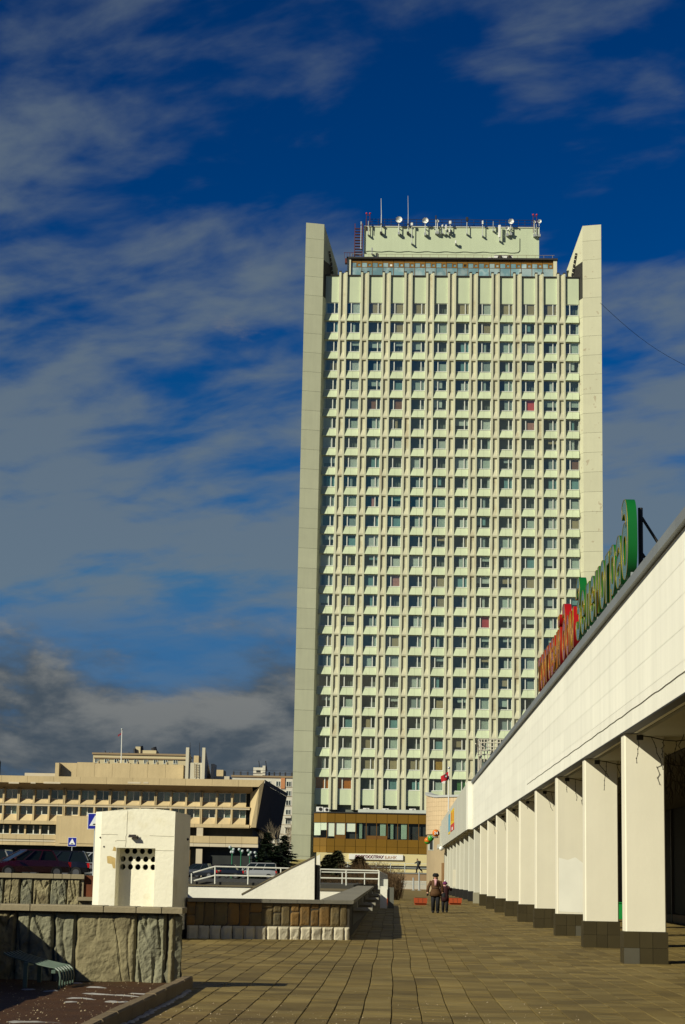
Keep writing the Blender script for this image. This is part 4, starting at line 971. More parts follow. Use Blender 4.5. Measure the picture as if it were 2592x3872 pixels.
# ---- grey clad box of the second half
GRY = mat('grey_cladding', (0.50, 0.495, 0.42), 0.7, 0.05, 0.8, 0.03, 0, 5, 0.05)
gx = 4.17
MB().box(gx-0.01, gx+0.40, 111.45, 114.0, 4.40, 7.12).build('corner_pier', ARW, ar, LA)
for i in range(21):
    y0 = 114.02+i*2.92; dz_ = 7.1-0.02*i
    MB().box(gx, gx+0.4, y0, y0+2.9, 4.42, dz_).build('cladding_panel', GRY, ar, LA)
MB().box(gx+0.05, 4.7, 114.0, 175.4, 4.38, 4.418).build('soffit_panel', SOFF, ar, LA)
MB().box(gx+0.41, 40, 111.5, 175.4, 6.3, 6.6).build('roof_slab', MATS['roof_felt'], ar, LA)
MB().box(gx-0.35, 6.0, 171.5, 176.5, 4.25, 4.60).box(gx-0.1, 6.0, 175.41, 176.6, 4.61, 6.3).build('end_canopy', GRY, ar, LA)
MB().ball((gx-0.15, 168.5, 4.2), 0.2, 8, 6).build('globe_lamp', WHT, ar, LA)
def PXx(x, y, X):
    d = ray(x, y); return CAM + d*(X/d.x)
def cA(x, y): return (1500+x*0.2551, 2880+y*0.2551)
t = root('wall_poster', (gx, 133, 5.0), 'yellow red and blue poster on the grey cladding of the arcade', 'poster')
LT = (gx, 133, 5.0)
def rectX(x0, x1, yt, yb, name, m, off=0.02):
    a = PXx(*cA(x0, yb), gx-off); c = PXx(*cA(x1, yt), gx-off); mid = PXx(*cA((x0+x1)/2, (yt+yb)/2), gx-off); e = PXx(*cA(x1, yb), gx-off)
    return MB().box(gx-off, gx-0.004, min(c.y, a.y), max(a.y, c.y), a.z, a.z+(c.z-e.z)).build(name, m, t, LT)
YEL = mat('poster_yellow', (0.75, 0.50, 0.02), 0.5); REDP = mat('poster_red', (0.55, 0.05, 0.03), 0.5); BLUP = mat('poster_blue', (0.12, 0.36, 0.50), 0.5); WHP = mat('poster_white', (0.75, 0.75, 0.7), 0.5)
rectX(802, 852, 728, 985, 'yellow_sheet', YEL); rectX(800, 852, 940, 1045, 'red_sheet', REDP, 0.024); rectX(768, 793, 790, 1050, 'blue_sheet', BLUP); rectX(768, 793, 1050, 1085, 'yellow_strip', YEL)
rectX(812, 820, 760, 880, 'red_figure', REDP, 0.03); rectX(834, 846, 740, 880, 'orange_figure', mat('poster_orange', (0.6, 0.2, 0.02), 0.5), 0.03); rectX(818, 832, 975, 1020, 'white_figure', WHP, 0.034)

# ------------------------------------------------------------------ rooftop lettering
def text_mesh(body, name, mats, depth, offset=0.0, bevel=0.0, outline=False, size=1.0, spacing=1.0):
    c = bpy.data.curves.new(name, 'FONT'); c.body = body; c.size = size; c.offset = offset; c.resolution_u = 4; c.space_character = spacing
    if outline: c.fill_mode = 'NONE'; c.bevel_depth = bevel; c.bevel_resolution = 0
    else: c.extrude = depth/2
    o = bpy.data.objects.new(name, c); COL.objects.link(o); bpy.context.view_layer.update()
    me = bpy.data.meshes.new_from_object(o.evaluated_get(bpy.context.evaluated_depsgraph_get()))
    bpy.data.objects.remove(o); bpy.data.curves.remove(c)
    me.materials.clear()
    for m in mats: me.materials.append(m)
    xs = [v.co.x for v in me.vertices] or [0, 1]
    for p in me.polygons: p.material_index = 0 if (len(mats) == 1 or p.normal.z > 0.7) else 1
    return me, min(xs), max(xs)
GOLD = mat('gold_edge', (0.50, 0.34, 0.03), 0.45, 0.1, 5, metal=0.6)
GFACE = mat('letter_face_green', (0.06, 0.14, 0.115), 0.22, 0.1, 1, spec=0.7); GSIDE = mat('letter_side_green', (0.005, 0.13, 0.022), 0.4, 0.05, 1)
RFACE = mat('letter_face_red', (0.26, 0.035, 0.03), 0.25, 0.1, 1, spec=0.6); RSIDE = mat('letter_side_red', (0.36, 0.007, 0.009), 0.4, 0.05, 1)
def roof_sign(word, y_far, y_near, zbase, scale, face, side, label, XS=4.62, depth=0.19):
    # the word is read from the far end towards the viewer; faces look out from the arcade
    t = root('roof_sign', (XS, (y_far+y_near)/2, 7.2), label, 'sign', 'lettering along the arcade roof'); L_ = (XS, (y_far+y_near)/2, 7.2)
    ms = []; tot = 0
    for ch, s in word:
        if ch == ' ': ms.append(None); tot += 0.30*s; continue
        me, a, c = text_mesh(ch, 'letter', [face, side], depth/scale, 0.035, size=s)
        mo, _, _ = text_mesh(ch, 'letter_trim', [GOLD], 0, 0.033, 0.0028, True, size=s)
        ms.append((me, mo, a, c)); tot += (c-a)+0.10
    k = (y_far-y_near)/(tot*scale); y = y_far
    for q, (ch, s) in zip(ms, word):
        if q is None: y -= 0.30*s*scale*k; continue
        me, mo, a, c = q
        # local x -> -Y (stretched), local y -> Z, local z -> -X
        M = Matrix(((0, 0, -scale, 0), (-scale*k, 0, 0, 0), (0, scale, 0, 0), (0, 0, 0, 1)))
        me.transform(M); mo.transform(M)
        off = (-(depth/2)-0.0, y + a*scale*k, zbase)
        o = inst('letter', me, t, (XS-L_[0]+depth/2, off[1]-L_[1], zbase-L_[2]))
        inst('gold_trim', mo, o, (-depth/2-0.004, 0, 0))
        for yy in (y-(c-a)*scale*k*0.3, y-(c-a)*scale*k*0.75):
            MB().box(XS+0.08, XS+0.14, yy-0.03, yy+0.03, 7.1, zbase+0.1).build('stand', STEEL, t, L_)
        y -= ((c-a)+0.10)*scale*k
    return t
ZS = 7.36
ztop_d = PY(2380, 1905, 38.6).z
roof_sign([(c, 1.0) for c in 'торговый'] + [(' ', 1)] + [('∂', 1.12), ('о', 1.0), ('м', 1.0)], 63.0, 50.2, ZS+0.28, 1.75, RFACE, RSIDE, 'red rounded lettering on the arcade roof with gold edges, the farther word')
roof_sign([('З', 1.15)] + [(c, 1.0) for c in 'еленогра'] + [('∂', 1.18)], 49.7, 38.2, ZS+0.32, 1.75, GFACE, GSIDE, 'green rounded lettering on the arcade roof with gold edges, the nearer word')
t = root('sign_frame', (5.1, 38.6, 7.1), 'dark steel strut frame propping the last green letter', 'frame')
za = PY(2400, 1915, 38.6).z
MB().cyl((4.92, 38.75, 7.1), (4.92, 38.75, za), 0.05, n=6).build('upright', DKM, t, (5.1, 38.6, 7.1))
MB().cyl((4.95, 38.75, za-0.2), (6.1, 38.9, 7.05), 0.03, n=6).build('strut', DKM, t, (5.1, 38.6, 7.1))
MB().cyl((4.95, 38.75, za-0.95), (5.7, 38.9, 7.05), 0.03, n=6).build('strut', DKM, t, (5.1, 38.6, 7.1))
t = root('sign_frame', (5.1, 49.5, 7.1), 'dark steel strut propping the big capital green letter', 'frame')
MB().cyl((4.92, 49.2, 7.1), (4.92, 49.2, 8.7), 0.05, n=6).cyl((4.95, 49.2, 8.6), (5.7, 49.3, 7.05), 0.03, n=6).build('strut', DKM, t, (5.1, 49.5, 7.1))
# white lattice on the roof
t = root('lattice_frame', (5.2, 113.5, 7.0), 'white steel lattice frame standing on the arcade roof by the tower', 'frame'); LF = (5.2, 113.5, 7.0)
def cF(x, y): return (1600+x*0.2551, 2600+y*0.2551)
LAT = mat('lattice_white', (0.60, 0.56, 0.45), 0.6)
YF = 113.5
for x in (825, 870, 912, 958, 1010, 1055, 1105, 1150, 1200):
    p = PY(*cF(x, 770), YF); MB().cyl((p.x, YF, 6.6), p, 0.035, n=5).build('bar', LAT, t, LF)
for y in (765, 815, 875, 925, 990): 
    a = PY(*cF(825, y), YF); c = PY(*cF(1205, y+4), YF); MB().cyl(a, c, 0.035, n=5).build('bar', LAT, t, LF)
for (xa, ya), (xb, yb) in (((780, 740), (825, 800)), ((780, 830), (830, 890)), ((830, 1010), (850, 1060)), ((825, 780), (815, 980)), ((850, 820), (860, 1250)), ((815, 980), (845, 1080)), ((845, 1080), (835, 1260))):
    MB().cyl(PY(*cF(xa, ya), YF-0.6), PY(*cF(xb, yb), YF-0.2), 0.035, n=5).build('bar', LAT, t, LF)

# ================================================================== bank podium at the tower foot
YB = 303.0
def cC(x, y): return (1100+x*0.2551, 2800+y*0.2551)
bk = root('bank_podium', (0, YB, TB), 'low bronze panelled bank building with a ribbon of windows at the foot of the tower', 'building'); LK = (0, YB, TB)
zt_ = PY(*cC(900, 1078), YB).z; zA = PY(*cC(900, 1218), YB).z; zB = PY(*cC(900, 1458), YB).z; zC = PY(1400, 3202, YB).z; zD = PY(1400, 3226, YB).z
BR2 = mat('podium_bronze', (0.175, 0.092, 0.004), 0.45, 0.07, 0.6, 0.06, spec=0.45); BRF = mat('podium_frame', (0.16, 0.075, 0.012), 0.5)
xm0 = PY(*cC(535, 1300), YB).x; xl = PY(*cC(338, 1300), YB+1.2).x
edges = [xm0] + [PY(*cC(x, 1300), YB).x for x in (655, 810, 965, 1118, 1272, 1428)]
stepx = edges[-1]-edges[-2]
while edges[-1] < 17: edges.append(edges[-1]+stepx)
MB().box(xm0+0.05, 18, YB+0.5, YB+6.2, TB, zt_-0.1).build('wall', DARK, bk, LK)
MB().prism([(xl-0.1, YB+1.5), (xm0-0.05, YB-0.12), (18, YB-0.12), (18, YB+6.2), (xl-0.1, YB+6.2)], zt_, zt_+0.16, 'z').build('roof_edge', DKM, bk, LK)
BLI = mat('podium_blind', (0.80, 0.84, 0.74), 0.8, 0.05, 2); 
for i in range(len(edges)-1):
    a, c = edges[i]+0.03, edges[i+1]-0.03
    MB().box(a, c, YB, YB+0.3, zA, zt_-0.01).build('panel', BR2, bk, LK)
    MB().box(a, c, YB, YB+0.3, zC+0.015, zB).build('panel', BR2, bk, LK)
    MB().box(a, c, YB, YB+0.3, zD, zC-0.015).build('panel', BR2, bk, LK)
    f = MB().box(a-0.06, a+0.03, YB-0.03, YB+0.2, zB, zA); 
    if i in (1, 4, 5, 9): f.box(a, c, YB+0.02, YB+0.2, zB, zB+0.55)
    w = f.build('window', BRF, bk, LK)
    MB().quad((a, YB+0.12, zB+0.02), (c, YB+0.12, zB+0.02), (c, YB+0.12, zA-0.02), (a, YB+0.12, zA-0.02)).build('pane', BRWIN, w, LK)
    if i in (0, 1, 2): MB().box(a+0.05, c-0.05, YB+0.16, YB+0.18, zB+(0.35, 0.62, 1.1)[i], zA-0.03).build('blind', BLI, w, LK)
    elif i in (3, 5, 6, 7):
        k = MB(); n = 14; x0_, x1_ = (a+0.5, a+0.95) if i in (3, 6) else (a+0.5, c-0.2)
        for s in range(n):
            xa = x0_+(x1_-x0_)*s/n; xb = x0_+(x1_-x0_)*(s+1)/n
            k.quad((xa, YB+0.2+0.05*(s % 2), zB+0.1), (xb, YB+0.2+0.05*((s+1) % 2), zB+0.1), (xb, YB+0.2+0.05*((s+1) % 2), zA), (xa, YB+0.2+0.05*(s % 2), zA))
        k.build('curtain', mat('podium_curtain', (0.30, 0.42, 0.33), 0.9), w, LK)
# chamfered left corner
P0 = Vector((xl, YB+1.6, 0)); P1 = Vector((xm0, YB+0.02, 0)); dv = (P1-P0); nv = Vector((dv.y, -dv.x, 0)).normalized()
for s in range(2):
    a = P0+dv*(0.5*s+0.012); c = P0+dv*(0.5*(s+1)-0.012)
    def slab(z0, z1, name, m, par, in0=0.0, th=0.25):
        pts = [a-nv*in0, c-nv*in0, c-nv*(in0+th), a-nv*(in0+th)]
        return MB().prism([(v.x, v.y) for v in pts], z0, z1, 'z').build(name, m, par, LK)
    slab(zA, zt_-0.01, 'panel', BR2, bk); slab(zC+0.015, zB, 'panel', BR2, bk); slab(zD, zC-0.015, 'panel', BR2, bk)
    w = slab(zB, zB+0.12, 'window', BRF, bk); slab(zB+0.13, zA-0.02, 'pane', BRWIN, w, 0.1, 0.02); slab(zB+(0.5, 1.3)[s], zA-0.03, 'blind', mat('podium_blind_white', (0.8, 0.82, 0.74), 0.8), w, 0.14, 0.02)
MB().box(xl+0.3, xm0+0.05, YB+1.7, YB+6, TB, zt_-0.05).build('corner_wall', DARK, bk, LK)
CRY = mat('cream_base', (0.62, 0.54, 0.28), 0.8, 0.04, 0.5)
zE = PY(1250, 3262, YB).z
MB().box(xl+0.6, 18, YB+0.08, YB+1.4, TB, zD-0.02).build('base_wall', CRY, bk, LK)
MB().box(xl+5, 18, YB+0.04, YB+0.2, zE-0.75, zE-0.25).build('base_window_strip', DARK, bk, LK)
a = PY(*c6(485, 138), YB-0.2); c = PY(*c6(1068, 207), YB-0.2)
sb = root('bank_sign', (a.x, YB-0.2, c.z), 'white bank sign board with maroon and orange capital letters', 'sign'); LS = (a.x, YB-0.2, c.z)
MB().cham(a.x, c.x, YB-0.2, YB+0.55, c.z, a.z, 0.01).build('board', mat('sign_white', (0.74, 0.74, 0.70), 0.5), sb, LS)
def put_text(body, x0, x1, zb, h, Y, m, parent, org, offset=0.0, name='lettering', depth=0.03):
    me, mn, mx = text_mesh(body, name, [m], depth, offset)
    ys = [v.co.y for v in me.vertices]; y0, y1 = min(ys), max(ys)
    sx = (x1-x0)/(mx-mn); sz = h/(y1-y0)
    me.transform(Matrix(((sx, 0, 0, x0-mn*sx-org[0]), (0, 0, -1, Y-org[1]), (0, sz, 0, zb-y0*sz-org[2]), (0, 0, 0, 1))))
    return inst(name, me, parent)
t0 = PY(*c6(555, 150), YB-0.25); t1 = PY(*c6(862, 190), YB-0.25); t2 = PY(*c6(873, 192), YB-0.25); t3 = PY(*c6(998, 152), YB-0.25)
put_text('РОСГОССТРАХ', t0.x, t1.x, t1.z, t0.z-t1.z, YB-0.225, mat('sign_maroon', (0.12, 0.012, 0.03), 0.5), sb, LS, 0.035)
put_text('БАНК', t2.x, t3.x, t2.z, t0.z-t2.z-0.05, YB-0.225, mat('sign_orange', (0.42, 0.22, 0.10), 0.5), sb, LS, -0.004)
# things on the podium roof
for x, y, s, lab in ((430, 1060, 1.2, 'grey air conditioner at the left end of the podium roof'), (525, 1062, 1.0, 'second air conditioner from the left on the podium roof'), (1118, 1072, 1.1, 'white air conditioner below the third window bay on the podium roof'), (1405, 1074, 1.1, 'white air conditioner right of the third bay on the podium roof')):
    p = PY(*cC(x, y), YB+3.5); p.z = zt_+0.26; ac_unit(p, lab, s, 'air conditioners on the podium roof', 0.4)
def cA3(x, y): return (1050+x*0.5102, 2850+y*0.5102)
p = PY(*cA3(1000, 445), YB+3.5); p.z = zt_+0.26; ac_unit(p, 'rightmost white air conditioner on the podium roof', 1.15, 'air conditioners on the podium roof', 0.4)
SHEET = mat('pale_sheet', (0.55, 0.58, 0.52), 0.6)
MB().box(PY(*cC(1000, 1060), YB+3).x, 15, YB+2.2, YB+2.6, zt_+0.2, zt_+0.75).build('roof_upstand', SHEET, bk, LK)

# ================================================================== terrace edge, fences, distant bits on the axis
YT = 235.7
tw = root('terrace_wall', (5, YT, 0.3), 'brown retaining wall at the end of the plaza below the walking man', 'wall')
MB().box(-1.85, 12, YT, YT+0.29, -0.3, 2.18).build('wall_face', mat('terrace_brown', (0.30, 0.20, 0.11), 0.85, 0.1, 0.6), tw, (5, YT, 0.3))
MB().box(-1.85, 12, YT-0.06, YT+0.3, 2.185, 2.34).build('coping', mat('terrace_coping', (0.20, 0.20, 0.19), 0.8), tw, (5, YT, 0.3))
fn = root('white_fence', (3, 228, 0.3), 'low white bar fence in front of the brown terrace wall', 'fence'); LN = (3, 228, 0.3)
xa = PY(*c6(1052, 430), 228).x; xb = PY(*c6(1325, 430), 228).x; z0 = PY(*c6(1100, 470), 228).z; z1 = PY(*c6(1100, 430), 228).z
for i in range(27):
    x = xa+(xb-xa)*i/26; MB().box(x-0.035, x+0.035, 228, 228.06, z0-0.5, z1).build('bar', RW, fn, LN)
for z in (z0, z1-0.1): MB().box(xa, xb, 228.07, 228.13, z, z+0.12).build('rail', RW, fn, LN)
for k, (x, yt, yb, lab) in enumerate(((1180, 395, 525, 'thin grey post left of the poster stand'), (1243, 330, 522, 'taller grey post nearest the poster stand'))):
    p = PG(*c6(x, yb)); p.y = 220; p = PY(*c6(x, yb), 220.0); q = PY(*c6(x, yt), 220.0)
    t = root('grey_post', (p.x, 220, 0.3), lab, 'post', 'posts by the poster stand')
    MB().cyl((p.x, 220, 0.25), q, 0.09, n=8).build('shaft', STEEL, t, (p.x, 220, 0.3)); MB().box(p.x-0.2, p.x+0.2, 219.8, 220.2, 0.2, 0.36).build('foot', STEEL, t, (p.x, 220, 0.3))
# pale fence on the terrace
fn = root('terrace_fence', (0, 260, 2.28), 'pale see-through fence along the terrace in front of the bank', 'fence'); LN = (0, 260, 2.28)
for i in range(12):
    x = -10+i*1.9; MB().box(x-0.05, x+0.05, 260, 260.1, 2.28, PY(*c6(950, 235), 260).z).build('post', SHEET, fn, LN)
for z in (3.0, PY(*c6(950, 235), 260).z-0.08): MB().box(-10, 11, 260.11, 260.16, z, z+0.06).build('rail', SHEET, fn, LN)
# poster stand
PB = 215.0; pbm = PY(*c6(1330, 556), PB)
ps = root('poster_stand', (pbm.x+0.5, PB, 0.32), 'grey street poster stand with a pink poster on a pedestal', 'poster stand'); LQ = (pbm.x+0.5, PB, 0.32)
GRM = mat('stand_grey', (0.38, 0.39, 0.37), 0.5, 0.05, 2)
def bx6(x0, x1, y0, y1, Ya, Yb_, name, m): 
    a = PY(*c6(x0, y1), PB); c = PY(*c6(x1, y0), PB); return MB().cham(a.x, c.x, Ya, Yb_, a.z, c.z, 0.01).build(name, m, ps, LQ)
bx6(1330, 1450, 200, 362, PB, PB+0.35, 'case', GRM); bx6(1343, 1450, 172, 199, PB, PB+0.35, 'head', GRM); bx6(1345, 1380, 173, 198, PB-0.02, PB-0.005, 'head_sheet', mat('stand_white', (0.7, 0.7, 0.66), 0.5))
bx6(1335, 1446, 208, 356, PB-0.03, PB-0.004, 'poster', mat('poster_pale_pink', (0.78, 0.62, 0.60), 0.4))
bx6(1352, 1366, 175, 195, PB-0.04, PB-0.022, 'red_mark', REDP)
PUR = mat('poster_purple', (0.30, 0.06, 0.12), 0.4)
a = PY(*c6(1337, 330), PB); c = PY(*c6(1362, 215), PB)
MB().prism([(a.x, a.z), (a.x+(c.x-a.x)*0.9, a.z+0.1), (c.x, a.z+(c.z-a.z)*0.45), (a.x+(c.x-a.x)*0.4, a.z+(c.z-a.z)*0.7), (a.x+(c.x-a.x)*0.6, c.z), (a.x, c.z)], PB-0.045, PB-0.031, 'y').build('poster_figure', PUR, ps, LQ)
for x0, x1, y0, y1, m in ((1382, 1425, 238, 250, PUR), (1370, 1440, 256, 264, REDP), (1375, 1438, 274, 279, PUR), (1375, 1436, 285, 290, PUR), (1372, 1440, 304, 308, REDP), (1398, 1418, 314, 324, REDP), (1380, 1438, 334, 338, GRM), (1385, 1438, 344, 348, GRM)):
    bx6(x0, x1, y0, y1, PB-0.04, PB-0.032, 'print_line', m)
bx6(1330, 1368, 366, 420, PB-0.1, PB+0.3, 'box', GRM); bx6(1337, 1452, 420, 556, PB, PB+0.4, 'pedestal', GRM); bx6(1369, 1450, 364, 419, PB+0.02, PB+0.3, 'neck', GRM)
bx6(1451, 1458, 185, 360, PB+0.02, PB+0.5, 'side_cover', DKM); bx6(1460, 1474, 205, 500, PB+0.4, PB+0.6, 'rear_post', GRM)
# round drum building clad in beige tile
YD = 200.0; cxD, cyD, RD = 11.2, 206.5, 7.9
dr = root('tiled_drum_building', (cxD, cyD, 0), 'beige tiled curved building behind the far end of the arcade', 'building'); LD = (cxD, cyD, 0)
BT = mat('beige_tile', (0.58, 0.44, 0.27), 0.6, 0.03, 0.6, 0.035); 
zt2_ = PY(*cA(455, 460), 203.0).z; zlow = PY(*cA(455, 1072), 203.0).z
def arc(r, t): return (cxD+r*math.cos(t), cyD+r*math.sin(t))
t0_, t1_ = math.radians(176), math.radians(262); nT = 26; rows = 9
hT = (zt2_-zlow)/rows
for i in range(nT):
    ta = t0_+(t1_-t0_)*i/nT+0.0008; tb = t0_+(t1_-t0_)*(i+1)/nT-0.0008
    for r in range(rows):
        za_ = zlow+r*hT+0.006; zb_ = zlow+(r+1)*hT-0.006
        drop = 0.05*i if r == rows-1 else 0
        pts = [arc(RD, ta), arc(RD, tb), arc(RD-0.15, tb), arc(RD-0.15, ta)]
        MB().prism(pts, za_, zb_-min(drop, hT*0.9), 'z').build('tile', BT, dr, LD)
MB().prism([arc(RD-0.1, math.radians(150+i*8)) for i in range(45)], 0.0, zlow+hT*6.5, 'z').build('drum_core', mat('grout_beige', (0.36, 0.28, 0.17), 0.9), dr, LD)
for i in range(26):
    ta = t0_+(t1_-t0_)*i/26; tb = t0_+(t1_-t0_)*(i+1)/26; dz_ = 0.05*i
    MB().prism([arc(RD+0.12, ta), arc(RD+0.12, tb), arc(RD-0.6, tb), arc(RD-0.6, ta)], zt2_-min(dz_, hT)-0.02, zt2_-min(dz_, hT)+0.2, 'z').build('roof_edge', mat('drum_edge', (0.42, 0.43, 0.42), 0.5), dr, LD)
a = PY(*cA(492, 1300), 198.5); c = PY(*cA(532, 1165), 198.5)
MB().box(a.x-0.12, c.x+0.12, 198.4, 200.2, a.z-0.1, c.z+0.1).build('window', SHEET, dr, LD); MB().box(a.x, c.x, 198.36, 198.39, a.z, c.z).build('pane', DARK, dr, LD)
a = PY(*cA(680, 1500), 196.0); c = PY(*cA(755, 1560), 196.0)
MB().box(a.x, c.x+0.1, 196.0, 199.5, 0.2, a.z).build('brown_door_block', mat('door_brown', (0.28, 0.16, 0.07), 0.7), dr, LD)
# cluster of round balloon-like signs
t = root('ball_sign', (2.2, 178, 5.6), 'cluster of orange and green ball signs marked 24 at the end of the arcade', 'sign'); LZ = (2.2, 178, 5.6)
ORG = mat('ball_orange', (0.65, 0.17, 0.015), 0.35); GRB = mat('ball_green', (0.03, 0.30, 0.03), 0.35); WHB = mat('ball_white', (0.8, 0.8, 0.75), 0.35)
def ball6(x, y, rp_, m, Y):
    p = PY(*cA(x, y), Y); MB().ball(p, rp_*0.2551/FPX*Y, 16, 10).build('ball', m, t, LZ, smooth=True); return p, rp_*0.2551/FPX*Y
p, r = ball6(585, 1060, 53, ORG, 178.0)
put_text('24', p.x-r*0.55, p.x+r*0.55, p.z-r*0.35, r*0.75, p.y-r*1.0, WHB, t, LZ, 0.02, 'numerals', 0.06)
p, r = ball6(508, 1137, 45, GRB, 178.6)
MB().tube([(p.x+r*0.75*math.cos(a_), p.y-r*0.72, p.z+r*0.25+r*0.3*math.sin(a_)) for a_ in [0.3+i*0.3 for i in range(9)]], 0.025, 5).build('swirl', WHB, t, LZ)
p, r = ball6(462, 1168, 48, ORG, 179.4)
MB().ball((p.x, p.y+0.02, p.z-0.09), r*0.97, 14, 8, 1, 1, 0.9).build('ball', GRB, t, LZ, smooth=True)
pq = PY(*cA(560, 1150), 179.0); MB().cyl((pq.x-0.35, 179.2, pq.z+0.1), (4.0, 179.6, pq.z+0.2), 0.05, n=6).cyl(PY(*cA(585, 1070), 178.3), (3.95, 179.4, pq.z+0.2), 0.05, n=6).build('arm', STEEL, t, LZ)
# flags
def flag(name_lab, Y, f, base, top, fl, m, col_r=0.07, emblem=False, org_z=0.3):
    p0 = PY(*f(*base), Y); p1 = PY(*f(*top), Y); p0.z = org_z
    t = root('flagpole', p0, name_lab, 'flag')
    MB().cyl(p0, (p1.x, Y, p1.z), col_r, col_r*0.6, 8).build('pole', mat('pole_white', (0.72, 0.72, 0.68), 0.4), t, p0)
    MB().ball((p1.x, Y, p1.z+0.05), col_r*1.5, 8, 6).build('finial', STEEL, t, p0)
    n = 10; mq = 6; q = [PY(*f(*c), Y) for c in fl]       # corners: hoist top, fly top, fly bottom, hoist bottom
    b = MB(); vs = []
    for j in range(mq+1):
        for i in range(n+1):
            s, v = i/n, j/mq
            top_ = q[0].lerp(q[1], s); bot = q[3].lerp(q[2], s); p = top_.lerp(bot, v)
            p.y = Y+0.12*math.sin(s*7+v*1.5)*s; p.z += 0.04*math.sin(s*9+v*2)*s; vs.append(p)
    b.add(vs, [(j*(n+1)+i, j*(n+1)+i+1, (j+1)*(n+1)+i+1, (j+1)*(n+1)+i) for j in range(mq) for i in range(n)]); b.build('cloth', m, t, p0, smooth=True)
    if emblem:
        c = q[0].lerp(q[2], 0.45); s = (q[0]-q[1]).length*0.16
        MB().prism([(c.x-s, c.z-s*1.2), (c.x+s*0.8, c.z-s), (c.x+s, c.z+s*0.9), (c.x-s*0.5, c.z+s*1.1)], Y-0.22, Y-0.2, 'y').build('emblem', mat('emblem_dark', (0.05, 0.03, 0.04), 0.6), t, p0)
        MB().prism([(c.x-s*0.3, c.z-s*0.7), (c.x+s*0.5, c.z-s*0.5), (c.x+s*0.2, c.z+s*0.5)], Y-0.24, Y-0.225, 'y').build('emblem_mark', WHT, t, p0)
    return t, q, p0
FLR = mat('flag_red', (0.48, 0.012, 0.02), 0.7)
ft, q, p0 = flag('red flag with a dark emblem on a white pole beside the arcade', 190.0, cA, (770, 720), (778, 100), ((782, 138), (655, 225), (668, 305), (782, 258)), FLR, 0.085, True)
e = q[2]; MB().prism([(e.x, e.z), (e.x+0.42, e.z+0.22), (e.x+0.35, e.z-0.1), (e.x+0.1, e.z-0.12)], 190.0, 190.03, 'y').build('white_hem', WHT, ft, p0)
# ================================================================== beige administration building on the left
YO = 400.0
def c1(x, y): return (x*0.3827, 2750+y*0.3827)
def c2(x, y): return (550+x*0.3827, 2750+y*0.3827)
BEI = mat('beige_limestone', (0.56, 0.44, 0.25), 0.85, 0.12, 0.25, 0.05, 0.3, 3, 0.08)
BEL = mat('pale_limestone', (0.60, 0.52, 0.38), 0.85, 0.08, 0.3, 0.05)
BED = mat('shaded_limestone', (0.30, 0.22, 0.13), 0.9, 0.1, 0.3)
ad = root('administration_building', (-50, YO, 1.2), 'wide beige stone office building with flared end wall and deep window fins', 'building'); LO = (-50, YO, 1.2)
def zo(y, x=0): return PY(*c1(x, y), YO).z
xe_t = PY(*c2(1172, 590), YO).x; xe_b = PY(*c2(1082, 990), YO).x; xin_t = PY(*c2(1005, 650), YO).x
xs0 = -92.0
zf1, zf0 = PY(*c1(800, 495), YO).z, PY(*c1(800, 562), YO).z
# fascia pieces
nf = 12; fw = (xe_t+0.4-xs0)/nf
for i in range(nf):
    a = xs0+i*fw+0.02; c = a+fw-0.04
    if i == nf-1:
        MB().prism([(a, zf0), (xe_t-0.9, zf0), (xe_t+0.35, zf1), (a, zf1)], YO-2.6, YO-2.0, 'y').build('fascia_stone', BEI, ad, LO)
    else: MB().box(a, c, YO-2.6, YO-2.0, zf0, zf1).build('fascia_stone', BEI, ad, LO)
for k, (a, c) in enumerate(((88, 190), (305, 355), (432, 600), (1265, 1390), (1420, 1470))):
    p, q = PY(*c1(a, 555), YO-2.6), PY(*c1(c, 540), YO-2.6)
    MB().box(p.x, q.x, YO-2.63, YO-2.605, p.z, q.z).build('new_stone', BEL, ad, LO)
zu1 = PY(*c1(800, 622), YO).z                       # head of the upper windows
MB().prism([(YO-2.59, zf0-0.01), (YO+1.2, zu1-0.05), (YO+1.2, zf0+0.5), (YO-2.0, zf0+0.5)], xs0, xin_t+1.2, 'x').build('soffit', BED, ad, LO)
MB().box(xs0, xe_b-0.5, YO+1.6, YO+62, 1.2, zf1-0.3).build('core_wall', DARK, ad, LO)
MB().box(xs0, xe_t-0.5, YO-1.9, YO+62, zf1-0.3, zf1-0.05).build('roof_slab', MATS['roof_felt'], ad, LO)
# window rows
MODW = 57.4/FPX*YO
xf0 = PY(*c1(175, 700), YO).x
su = PY(*c1(800, 712), YO).z; lu = PY(*c1(800, 757), YO).z; ll = PY(*c1(800, 772), YO).z; hl = PY(*c1(800, 785), YO).z; sl = PY(*c1(800, 868), YO).z; bl = PY(*c1(800, 932), YO).z; bb = PY(*c1(800, 966), YO).z
wd_ = MODW-0.5
def wframe(h):
    b = MB(); w = wd_
    b.box(0, w, 0, 0.1, 0, 0.08); b.box(0, w, 0, 0.1, h-0.08, h); b.box(0, 0.08, 0, 0.1, 0.08, h-0.08); b.box(w-0.08, w, 0, 0.1, 0.08, h-0.08); b.box(w*0.52-0.09, w*0.52+0.09, -0.02, 0.1, 0.08, h-0.08)
    return b.mesh('window_frame', PVC)
hU = zu1-su; hL = hl-sl
FU, FL_ = wframe(hU), wframe(hL)
PU = MB().box(0.05, wd_-0.05, 0.03, 0.05, 0.05, hU-0.05).mesh('pane', GLASS); PL_ = MB().box(0.05, wd_-0.05, 0.03, 0.05, 0.05, hL-0.05).mesh('pane', GLASS)
def spand(h): return MB().prism([(-0.02, 0), (1.0, h), (1.5, h), (1.5, 0)], 0, MODW-0.46, 'x').mesh('spandrel', BEI)
SPU, SPL = spand(su-lu), spand(sl-bl)
